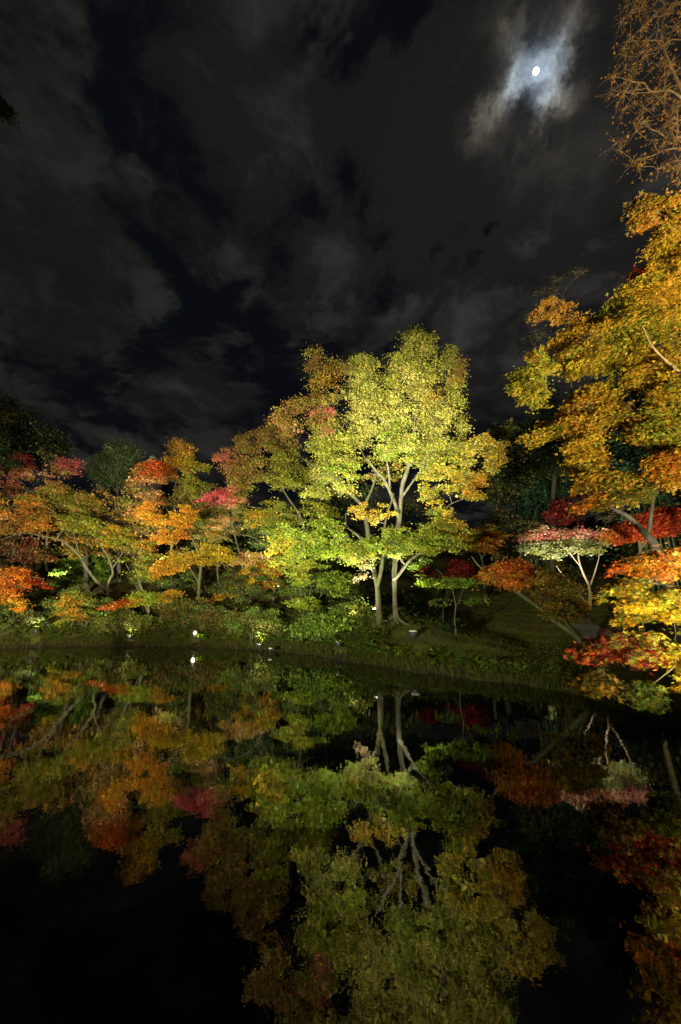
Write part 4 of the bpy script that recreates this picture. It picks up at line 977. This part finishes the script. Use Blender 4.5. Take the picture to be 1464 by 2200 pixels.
build_tree('maple_tree', 'low golden maple overhanging the water at right, large star leaves with a crimson patch', (1660, 5.9),
  [[('base', .11), (1640, 1400, 5.9, .09), (1590, 1330, 5.8, .07), (1530, 1280, 5.9, .045), (1450, 1262, 5.9, .025), (1380, 1250, 5.9, .014), (1320, 1240, 5.8, .007)],
   [(1590, 1330, 5.8, .04), (1500, 1380, 5.7, .022), (1420, 1390, 5.6, .015), (1340, 1380, 5.4, .016), (1270, 1385, 5.4, .008)],
   [(1530, 1280, 5.7, .04), (1470, 1200, 5.7, .025), (1400, 1180, 5.7, .015)],
   [(1500, 1380, 5.6, .025), (1440, 1440, 5.4, .014), (1400, 1470, 5.3, .007)]],
  [dict(poly=[(1285, 1215), (1320, 1195), (1380, 1180), (1440, 1165), (1520, 1160), (1540, 1240), (1460, 1240), (1400, 1250), (1330, 1240)], D=5.8, thick=1.0, n=50, size=.16, leaves=85, flat=.5, droop=.45, col=['amber', 'gold', 'orange', 'olive'], spots=[(1330, 1210, 25, 'vermilion'), (1420, 1225, 30, 'orange'), (1300, 1240, 25, 'olive')]),
   dict(poly=[(1275, 1285), (1300, 1245), (1360, 1245), (1450, 1255), (1540, 1265), (1540, 1350), (1470, 1345), (1420, 1330), (1370, 1352), (1330, 1345), (1305, 1310)], D=5.7, thick=1.0, n=66, size=.16, leaves=95, flat=.5, droop=.45, col=['yellow', 'gold', 'yg'], spots=[(1280, 1290, 20, 'orange')]),
   dict(poly=[(1225, 1390), (1260, 1365), (1330, 1350), (1420, 1355), (1440, 1390), (1420, 1440), (1360, 1440), (1290, 1430), (1240, 1420)], D=5.5, thick=.9, n=60, size=.15, leaves=85, flat=.5, droop=.45, col=['olive', 'yg', 'amber'], spots=[(1300, 1400, 30, 'red'), (1265, 1410, 16, 'vermilion'), (1370, 1420, 25, 'dred'), (1330, 1400, 30, 'dred')]),
   dict(poly=[(1420, 1400), (1470, 1370), (1540, 1380), (1540, 1480), (1470, 1490), (1440, 1450)], D=5.5, thick=.8, n=36, size=.15, leaves=85, flat=.5, droop=.45, col=['yellow', 'yg', 'gold']),
   dict(poly=[(1235, 1450), (1290, 1435), (1330, 1450), (1310, 1500), (1260, 1510)], D=5.4, thick=.7, n=14, size=.14, leaves=70, flat=.5, droop=.4, col=['olive', 'brown', 'amber']),
   dict(poly=[(1345, 1480), (1380, 1455), (1415, 1470), (1425, 1510), (1390, 1530), (1350, 1515)], D=5.3, thick=.6, n=16, size=.13, leaves=75, flat=.5, droop=.4, col=['olive', 'yg', 'green'])],
  bark=BARK, shape='star5', leaf=.043)
build_tree('bare_tree', 'tall almost leafless tree with amber lit branches high at right', (1580, 9.2),
  [[('base', .20), (1575, 1100, 9.2, .16), (1560, 800, 9.2, .13), (1530, 500, 9.2, .10), (1500, 320, 9.2, .08), (1470, 210, 9.2, .06), (1450, 165, 9.2, .05), (1432, 120, 9.2, .045), (1422, 85, 9.2, .04), (1424, 55, 9.2, .032), (1432, 20, 9.2, .025), (1430, -30, 9.2, .015)],
   [(1422, 88, 9.2, .025), (1400, 86, 9.1, .02), (1372, 88, 9.0, .016), (1340, 90, 8.9, .01)],
   [(1472, 215, 9.2, .045), (1440, 195, 9.1, .035), (1405, 198, 9.0, .03), (1392, 190, 9.0, .028), (1386, 177, 9.0, .025), (1365, 176, 8.9, .02), (1340, 172, 8.9, .012)],
   [(1496, 305, 9.2, .05), (1464, 295, 9.1, .035), (1435, 296, 9.0, .028), (1415, 285, 8.9, .02), (1395, 277, 8.9, .012)],
   [(1496, 320, 9.2, .04), (1440, 320, 9.4, .022), (1400, 335, 9.4, .014), (1365, 345, 9.4, .008)],
   [(1440, 195, 9.1, .02), (1400, 230, 9.3, .014), (1360, 260, 9.3, .008)],
   [(1405, 198, 9.0, .014), (1350, 200, 9.3, .01), (1310, 190, 9.3, .006)]],
  [dict(poly=[(1325, -30), (1520, -40), (1520, 130), (1340, 130), (1330, 60)], D=9.2, thick=2.4, n=40, size=.36, leaves=26, along=0, keep=.6, inset=.1, flat=.9, hang=.2, col=['amber', 'rust', 'brown'], twigs=12, tws=1.1, spots=[(1340, 35, 20, 'gold')], space=.4),
   dict(poly=[(1320, 130), (1520, 130), (1520, 400), (1400, 390), (1340, 350), (1310, 300), (1345, 260), (1300, 200)], D=9.2, thick=2.4, n=62, size=.36, leaves=26, along=0, keep=.6, inset=.1, flat=.9, hang=.2, col=['rust', 'brown', 'amber'], twigs=12, tws=1.1, space=.4)],
  bark=BARK_WARM, shape='star3', leaf=.055)
build_tree('evergreen_tree', 'dark leafy branch tip reaching in at the left edge high against the clouds', (-300, 7.5),
  [[('base', .16), (-290, 1000, 7.5, .13), (-280, 600, 7.5, .10), (-270, 300, 7.5, .06), (-260, 150, 7.5, .03)], [(-276, 420, 7.5, .05), (-150, 300, 7.4, .03), (-40, 240, 7.3, .015), (10, 235, 7.3, .008)]],
  [dict(poly=[(-150, 170), (-20, 190), (15, 215), (40, 240), (25, 275), (-20, 300), (-150, 300)], D=7.3, thick=.8, n=40, size=.2, leaves=140, flat=.6, inset=.3, col=['olive', 'dolive', 'green'])], shape='star5', leaf=.045, bark=BARK_DARK)
print('leaves', TOTAL)

# ------------------------------------------------------------------ bamboo behind
cul_v = {}


def bamboo(px, D, top_py, rad, label, i):
    x = P(px, 1200, D)[0]; z0 = hz(x, D); L = max(1.5, P(px, top_py, D)[2] - z0)
    o = empty('bamboo', (x, D, z0)); tag(o, label, 'bamboo', 'bamboo stems in the lit grove')
    key = i % 4
    if key not in cul_v:
        prof = []
        zt = 0.0
        while zt < 9.0:
            r = .045 * (1 - zt / 14)
            prof += [(r, zt), (r * .97, zt + .17), (r * .97, zt + .33), (r * 1.18, zt + .35), (r * 1.0, zt + .37)]
            zt += .38
        c, f, s = lathe(prof, 8)
        bend = (key - 1.5) * .012
        c[:, 0] += bend * c[:, 2] ** 2 * .5; c[:, 1] += bend * .6 * c[:, 2] ** 2 * .4
        cul = mesh_np('culm', c, f, s, True)
        nl = 420
        h = 3.0 + rng.random(nl) * 6.5; a = rng.random(nl) * 6.28; rr = .1 + rng.random(nl) * .75
        pos = np.stack([np.cos(a) * rr + bend * h * h * .5, np.sin(a) * rr, h], -1)
        fw = np.stack([np.cos(a), np.sin(a), -.9 + rng.random(nl) * .6], -1)
        col = np.array([[.022, .055, .026]]) * rng.normal(1, .25, (nl, 1)).clip(.4, 1.8)
        leafm = leaves_mesh('foliage', pos, rng.normal(0, .6, (nl, 3)) + np.array([0, 0, .8]), fw, np.full(nl, .14), col, 'oval')
        cul_v[key] = (cul, leafm)
    s = L / 8.5
    c = link('culm', cul_v[key][0], CULM, o); c.scale = (rad / .045, rad / .045, s)
    f = link('foliage', cul_v[key][1], LEAF_DARK, o); f.scale = (1, 1, s); f['kind'] = 'stuff'
    o.rotation_euler = (0, 0, rng.random() * 6.28)


for i in range(22):
    px = 1118 + i * 4.9 + rng.random() * 3
    bamboo(px, 23.2 + rng.random() * 2.2, 940 + rng.random() * 40, .035 + rng.random() * .02, 'bamboo stem of the green lit grove above the pale pink maple', i)
for i in range(14):
    px = 1385 + i * 8 + rng.random() * 5
    bamboo(px, 13.2 + rng.random() * 1.5, 820 + rng.random() * 60, .03 + rng.random() * .015, 'bamboo stem of the green lit grove behind the forked dark trunk', i)

# ------------------------------------------------------------------ hall roof with its jewel finial behind the maples
fp = P(326, 1000, 36); gz0 = hz(fp[0], 36)
hall = empty('garden_pavilion', (fp[0], 36, gz0)); tag(hall, 'small pavilion roof with an onion shaped finial showing above the red topped maple', 'pavilion')
eave = P(326, 1012, 36)[2] - gz0
link('wall', mesh_np('wall', *box_mesh([frustum(0, 0, 0, eave - .8, 1.3, 1.3, 1.3, 1.3)])), TIMBER, hall)
rp = [(2.4, eave - .85), (1.9, eave - .55), (1.2, eave - .15), (.7, eave + .15), (.42, eave + .35), (.30, eave + .45)]
co, ff, sz = lathe(rp, 4); rf = link('roof', mesh_np('roof', co, ff, sz), COPPER, hall)
fin = [(.62, eave + .46), (.62, eave + .62), (.34, eave + .66), (.34, eave + .84), (.55, eave + .9), (.55, eave + .98), (.25, eave + 1.04), (.38, eave + 1.2), (.36, eave + 1.36), (.16, eave + 1.5), (.03, eave + 1.72)]
link('finial', mesh_np('finial', *lathe(fin, 20), smooth=True), COPPER, rf)

# ------------------------------------------------------------------ path of stone on the right
pts = [ground_hit(*q) for q in ((1215, 1312), (1238, 1330), (1262, 1352), (1300, 1378))]
pc = catmull(np.array(pts), 24)
tn = norm(np.gradient(pc[:, :2], axis=0)); sd = np.stack([-tn[:, 1], tn[:, 0]], -1)
rows = []
for wv_ in (-.36, -.12, .12, .36):
    q = pc[:, :2] + sd * wv_
    rows.append(np.stack([q[:, 0], q[:, 1], height(q[:, 0], q[:, 1]) + .05], -1))
rows = np.stack(rows, 1)
ii = (np.arange(23)[:, None] * 4 + np.arange(3)[None, :]).ravel()
path = link('path', mesh_np('path', rows.reshape(-1, 3), np.stack([ii, ii + 1, ii + 5, ii + 4], -1).ravel(), np.full(len(ii), 4), True), STONE)
tag(path, 'narrow grey garden path crossing behind the leaning trunk', kind='structure')

# ------------------------------------------------------------------ grass, ferns and undergrowth of the bank
LAMPS_AT = [P(px_, py_, D_)[:2] for px_, py_, D_ in ((728, 1377, 14.6), (890, 1387, 13.6), (805, 1301, 16.6), (583, 1366, 15.9), (419, 1366, 18.95), (281, 1360, 19.2), (77, 1360, 19.0))]


def clear_of_lamps(x, y):
    ok = np.ones(len(x), bool)
    for lx, ly in LAMPS_AT:
        k = np.clip((y - ly) / (0 - ly), 0, 1)
        ok &= ~((np.abs(x - lx * (1 - k)) < .22) & (y < ly + .15) & (y > ly - 1.6))
    return ok


def scatter(n, x0, x1, smin, smax, dens=None):
    got = np.zeros((0, 2))
    while len(got) < n:
        x = x0 + rng.random(n * 3) * (x1 - x0); y = 3 + rng.random(n * 3) * 20
        s = shore_sd(x, y); ok = (s > smin) & (s < smax) & clear_of_lamps(x, y)
        if dens is not None: ok &= rng.random(len(x)) < dens(x, y, s)
        got = np.vstack([got, np.stack([x[ok], y[ok]], -1)])
    return got[:n]


def blades(name, pts, hgt, wid, lean, cols, label):
    n = len(pts); z = height(pts[:, 0], pts[:, 1])
    b = np.stack([pts[:, 0], pts[:, 1], z - .01], -1)
    a = rng.random(n) * 6.283; hh = hgt * rng.lognormal(0, .35, n)
    dr = np.stack([np.cos(a), np.sin(a), np.zeros(n)], -1); sd = np.stack([-np.sin(a), np.cos(a), np.zeros(n)], -1) * (wid * rng.lognormal(0, .2, n))[:, None]
    mid = b + dr * (hh * lean * .35)[:, None] + np.array([0, 0, 1]) * (hh * .65)[:, None]
    tip = b + dr * (hh * lean)[:, None] + np.array([0, 0, 1]) * (hh * (1 - .4 * lean * rng.random(n)))[:, None]
    co = np.stack([b - sd, b + sd, mid + sd * .7, tip, mid - sd * .7], 1).reshape(-1, 3)
    f = (np.arange(n)[:, None] * 5 + np.array([0, 1, 2, 4, 4, 2, 3])[None, :]).ravel()
    cc = np.array([PAL[c] for c in cols])[rng.integers(0, len(cols), n)] * rng.normal(.8, .2, (n, 1)).clip(.3, 1.4)
    o = link(name, mesh_np(name, co, f, np.tile([4, 3], n), False, np.repeat(cc, 2, 0)), LEAF)
    return tag(o, label, kind='stuff')


blades('grass', np.vstack([scatter(20000, -16, 7, .02, .5), scatter(34000, -3, 8, .3, 7)]), .050, .006, .8, ['green', 'green', 'olive', 'dolive'], 'short rough grass and moss on the bank and lawn')
blades('sedge', scatter(11000, -15, 7, -.04, .20), .20, .005, 1.2, ['dolive', 'brown', 'green', 'dgreen'], 'long grass hanging over the edge of the pond')


def ferns(name, pts, size, label, cols):
    M = len(pts); K = 7; S = 7
    z = height(pts[:, 0], pts[:, 1])
    c = np.stack([pts[:, 0], pts[:, 1], z], -1)[:, None, None, :]
    a = rng.random((M, K)) * 6.283
    ln = size * rng.lognormal(0, .28, (M, K))
    t = (np.arange(S) + 1) / S
    dr = np.stack([np.cos(a), np.sin(a), np.zeros_like(a)], -1)[:, :, None, :]
    el = .5 + rng.random((M, K)) * .6
    p = c + dr * (ln[..., None] * t)[..., None] * .8
    p = p + np.array([0, 0, 1]) * (ln[..., None] * (el[..., None] * t - .55 * t ** 2))[..., None]
    sd = np.stack([-np.sin(a), np.cos(a), np.zeros_like(a)], -1)[:, :, None, :]
    pos, fw, nr, sz = [], [], [], []
    for sg in (-1, 1):
        pos.append(p + sd * sg * (ln[..., None] * .10 * (1.1 - t))[..., None]); fw.append(np.broadcast_to(sd * sg + dr * .6, p.shape))
        nr.append(np.broadcast_to(np.array([0, 0, 1.0]), p.shape) + rng.normal(0, .3, p.shape)); sz.append(ln[..., None] * .20 * (1.15 - t))
    pos = np.stack(pos).reshape(-1, 3); fw = np.stack(fw).reshape(-1, 3); nr = np.stack(nr).reshape(-1, 3); sz = np.stack(sz).reshape(-1)
    cc = np.array([PAL[q] for q in cols])[rng.integers(0, len(cols), M)]
    cc = np.broadcast_to(cc[None, :, None, None, :], (2, M, K, S, 3)).reshape(-1, 3) * rng.normal(.9, .2, (len(pos), 1)).clip(.4, 1.5)
    o = link(name, leaves_mesh(name, pos, nr, fw, sz, cc, 'oval'), LEAF)
    return tag(o, label, kind='stuff')


ferns('undergrowth', scatter(1150, -15, 1.6, .25, 3.2), .42, 'ferns and low shrubs covering the bank below the trees', ['green', 'olive', 'green', 'dolive'])
ferns('fern', scatter(180, .5, 5, .15, .8), .28, 'small ferns at the rim of the lawn', ['green', 'lime', 'olive'])
ferns('ground_cover', scatter(650, -18, 4, 2.5, 9), .5, 'leafy ground cover on the slope under the trees', ['green', 'dolive', 'dgreen'])

# fallen leaves afloat and on the lawn
fl = []
while len(fl) < 90:
    x = -8 + rng.random() * 13; y = 3 + rng.random() * 11
    s = float(shore_sd(np.array([x]), np.array([y]))[0])
    if -2.5 < s < -.03: fl.append((x, y, .004))
fl = np.array(fl)
o = link('floating_leaves', leaves_mesh('floating_leaves', fl, np.tile([0, 0, 1.], (len(fl), 1)), rng.normal(0, 1, fl.shape) * np.array([1, 1, 0]), np.full(len(fl), .035), np.array([PAL['amber']]) * rng.normal(1, .3, (len(fl), 1)).clip(.3, 2), 'star5', .02), LEAF)
tag(o, 'fallen maple leaves afloat near the bank', kind='stuff')
gl = scatter(5000, -14, 7, .2, 8)
gp = np.stack([gl[:, 0], gl[:, 1], height(gl[:, 0], gl[:, 1]) + .03 + rng.random(len(gl)) * .05], -1)
cc = np.array([PAL[q] for q in ('amber', 'brown', 'rust', 'gold')])[rng.integers(0, 4, len(gp))] * rng.normal(.7, .2, (len(gp), 1)).clip(.2, 1.2)
o = link('fallen_leaves', leaves_mesh('fallen_leaves', gp, rng.normal(0, .3, gp.shape) + np.array([0, 0, 1.]), rng.normal(0, 1, gp.shape), np.full(len(gp), .035), cc, 'star3', .1), LEAF)
tag(o, 'fallen maple leaves lying on moss and lawn', kind='stuff')


# ------------------------------------------------------------------ floodlights
def floodlight(px, py, D, target, watts, label, color=(1, .88, .62), cone=75, blend=.7, size=.12, hot=False, lift=.06, group='garden floodlights', radius=.06, at=None):
    """A box floodlight on a spike: housing, glass, hood, bracket, spike, and its own lamp."""
    p = P(px, py, D) if at is None else np.array([at[0], at[1], 0.])
    gz_ = max(hz(p[0], p[1]), 0.02)
    p = np.array([p[0], p[1], gz_])
    root = empty('floodlight', p); tag(root, label, 'floodlight', group)
    tgt = np.asarray(target, float); head = np.array([0, 0, lift + size * .9])
    aim = Vector(tgt - (p + head)).normalized()
    q = aim.to_track_quat('Z', 'Y'); M = Matrix.Translation(Vector(head)) @ q.to_matrix().to_4x4()

    def tr(c): return np.array([(M @ Vector(v))[:] for v in c])
    s = size
    shell = [frustum(0, 0, -.75 * s, -.5 * s, .45 * s, .35 * s, .8 * s, .6 * s), frustum(0, 0, -.5 * s, .25 * s, .8 * s, .6 * s, 1.0 * s, .75 * s)]
    rim = [frustum(-.98 * s, 0, .252 * s, .50 * s, .04 * s, .78 * s, .04 * s, .78 * s), frustum(.98 * s, 0, .252 * s, .50 * s, .04 * s, .78 * s, .04 * s, .78 * s),
           frustum(0, -.74 * s, .252 * s, .50 * s, .93 * s, .04 * s, .93 * s, .04 * s)]
    co, ff, sz = box_mesh(shell + rim); hs = link('housing', mesh_np('housing', tr(co), ff, sz), BLACK_METAL, root)
    co, ff, sz = box_mesh([frustum(0, 0, .256 * s, .29 * s, .90 * s, .66 * s, .90 * s, .66 * s)])
    if hot: co, ff, sz = lathe([(.66 * s, .256 * s), (.64 * s, .29 * s), (.5 * s, .34 * s), (.25 * s, .37 * s)], 24)
    link('lens', mesh_np('lens', tr(co), ff, sz), LENS_HOT if hot else LENS, hs)
    co, ff, sz = box_mesh([frustum(0, .74 * s, .252 * s, .62 * s, .95 * s, .03 * s, .7 * s, .03 * s, 0, .12 * s)])
    link('hood', mesh_np('hood', tr(co), ff, sz), INNER_METAL, hs)
    co, ff, sz = box_mesh([frustum(-1.08 * s, 0, lift * .6, lift + s * 1.0, .03 * s, .12 * s, .03 * s, .12 * s), frustum(1.08 * s, 0, lift * .6, lift + s * 1.0, .03 * s, .12 * s, .03 * s, .12 * s),
                           frustum(0, 0, lift * .5, lift * .6, 1.11 * s, .12 * s, 1.11 * s, .12 * s)])
    link('bracket', mesh_np('bracket', co, ff, sz), BLACK_METAL, root)
    co, ff, sz = lathe([(.012, -.15), (.018, lift * .5)], 8); link('spike', mesh_np('spike', co, ff, sz), BLACK_METAL, root)
    ld = bpy.data.lights.new('lamp', 'SPOT'); ld.energy = watts; ld.color = color; ld.spot_size = R(cone); ld.spot_blend = blend; ld.shadow_soft_size = radius
    lo = bpy.data.objects.new('lamp', ld); COL.objects.link(lo); lo.parent = root
    lo.location = M @ Vector((0, 0, .62 * s)); lo.rotation_mode = 'QUATERNION'; lo.rotation_quaternion = aim.to_track_quat('-Z', 'Y')
    return root


WHITE = (1.0, .90, .60); WARM = (1.0, .86, .55); AMB = (1.0, .78, .40); COOL = (.72, 1.0, .82)
# seen in the photograph
floodlight(728, 1377, 14.6, P(830, 1000, 15.5), 1700, 'white floodlight among ferns on the bank, aimed up at the great maple', WHITE, 80, hot=False)
floodlight(890, 1387, 13.6, P(890, 960, 15.5), 1700, 'black box floodlight on the lawn rim right of the great maple', WHITE, 80, size=.15)
floodlight(805, 1301, 16.6, P(775, 1180, 14.8), 3600, 'small spot lamp half hidden behind the great maple trunk', (1, .95, .85), 85, size=.08)
floodlight(562, 1308, 17.2, P(600, 1060, 17), 260, 'floodlight on the slope under the leaning gold maple', WHITE, 95)
floodlight(583, 1366, 15.9, P(600, 1020, 16.5), 800, 'small floodlight low on the bank left of the sapling', WHITE, 90, size=.09)
floodlight(419, 1366, 18.95, (-1.5, 4.0, 1.2), 300, 'dazzling floodlight facing the pond from the water edge', (1, .85, .6), 100, hot=True, size=.13, lift=.14)
floodlight(281, 1360, 19.2, P(330, 1090, 19), 260, 'floodlight at the water edge below the red tipped small maple', WARM, 100)
floodlight(77, 1360, 19.0, P(70, 1120, 18.5), 420, 'floodlight with lit leaves over it near the left edge', WARM, 105)
floodlight(603, 1169, 27.0, P(480, 1060, 24), 1500, 'bluish lamp far up the slope behind the olive maple', COOL, 100)
floodlight(1190, 1305, 15.5, P(1200, 1140, 17), 900, 'tiny lamp glinting through the dark leaves over the lawn', (1, .9, .75), 90, size=.08)
floodlight(1432, 1352, 10.0, P(1370, 1130, 11.2), 420, 'bright lamp showing under the golden leaves at right', AMB, 100, size=.08)
# further lamps, hidden by leaves or beyond the frame; near-bank ones are added
DP = DEPTH['pink topped']
floodlight(130, 1240, DP - 3, P(110, 1030, DP - 1), 4500, 'hidden floodlight at the foot of the pink topped maple', WHITE, 100)
floodlight(235, 1250, 20.6, P(215, 1100, 21.5), 450, 'hidden cool floodlight below the teal conifer', COOL, 80)
DP = DEPTH['red topped']
floodlight(375, 1240, DP - 3, P(370, 1010, DP - 1), 5500, 'hidden floodlight below the red topped maple', WARM, 90)
DP = DEPTH['rose pink']
floodlight(495, 1240, DP - 2.5, P(490, 1075, DP - .6), 2600, 'hidden floodlight below the rose pink maple', WHITE, 80)
floodlight(1150, 1230, 21.5, P(1165, 1060, 23.5), 300, 'hidden cool floodlight in the bamboo grove', COOL, 90)
floodlight(1440, 1230, 12.2, P(1430, 980, 13.5), 110, 'hidden cool floodlight in the bamboo at the right edge', COOL, 90)
DP = DEPTH['pale pink']
floodlight(1225, 1290, DP - 1.8, P(1215, 1135, DP - .5), 1500, 'hidden white floodlight below the pale pink maple', (1, .93, .8), 85)
near = 'added unseen floodlights along the near bank'  # unseen lamps, added to light trees and far bank from the viewer's side
def added_near_lamp(x, y, tgt, watts, label, color, cone, size=.16):
    floodlight(0, 0, 0, tgt, watts, label, color, cone, 1.0, size, at=(x, y), group=near, radius=.12)
added_near_lamp(-5.0, -.6, P(720, 985, 15.8), 40000, 'large added floodlight on the near bank well left of the viewer, trained on the great maple', WHITE, 48)
added_near_lamp(-1.6, -.9, P(865, 945, 15.5), 74000, 'large added floodlight on the near bank just left of the viewer, trained on the great maple', WHITE, 27)
added_near_lamp(-8.0, -.9, P(150, 1110, 22), 95000, 'farthest left added floodlight of the near bank, trained on the leaning maple', WARM, 46)
added_near_lamp(-3.0, -.7, P(430, 1090, 20), 68000, 'added floodlight on the near bank trained on the gold layered maple', WARM, 46)
added_near_lamp(-6.6, -.9, P(780, 1370, 14.5), 19000, 'wide added fill floodlight on the near bank lighting the fern bank opposite', (1, .95, .6), 62)
added_near_lamp(-3.9, -.7, P(615, 1235, 17), 23000, 'added floodlight on the near bank trained on the leaning gold maple and the lime sapling', WHITE, 28)
added_near_lamp(3.2, -.6, P(1400, 690, 8), 13500, 'added floodlight on the near bank trained on the tall gold maple', (1, .84, .46), 80)
added_near_lamp(7.4, 2.6, P(1400, 1280, 5.8), 105, 'added floodlight on the near bank trained on the low golden maple', AMB, 60)
added_near_lamp(4.9, -.4, P(1430, 200, 9.2), 16000, 'added floodlight on the near bank trained on the bare tree', (1, .60, .26), 50)
added_near_lamp(2.2, -.9, P(1110, 1225, 12), 5200, 'added floodlight on the near bank trained on the fiery leaning maple', WARM, 26)
added_near_lamp(2.7, -.9, P(1215, 1130, 17), 15000, 'narrow added floodlight on the near bank trained on the pale pink maple', (1, .93, .80), 15)
floodlight(1620, 1560, 4.3, P(1330, 800, 8.0), 900, 'amber floodlight on the right bank beyond the frame, lighting the tall gold maple', AMB, 95)
floodlight(1760, 1600, 4.0, P(1400, 1290, 5.8), 30, 'amber floodlight on the right bank beyond the frame by the low golden maple', AMB, 85)
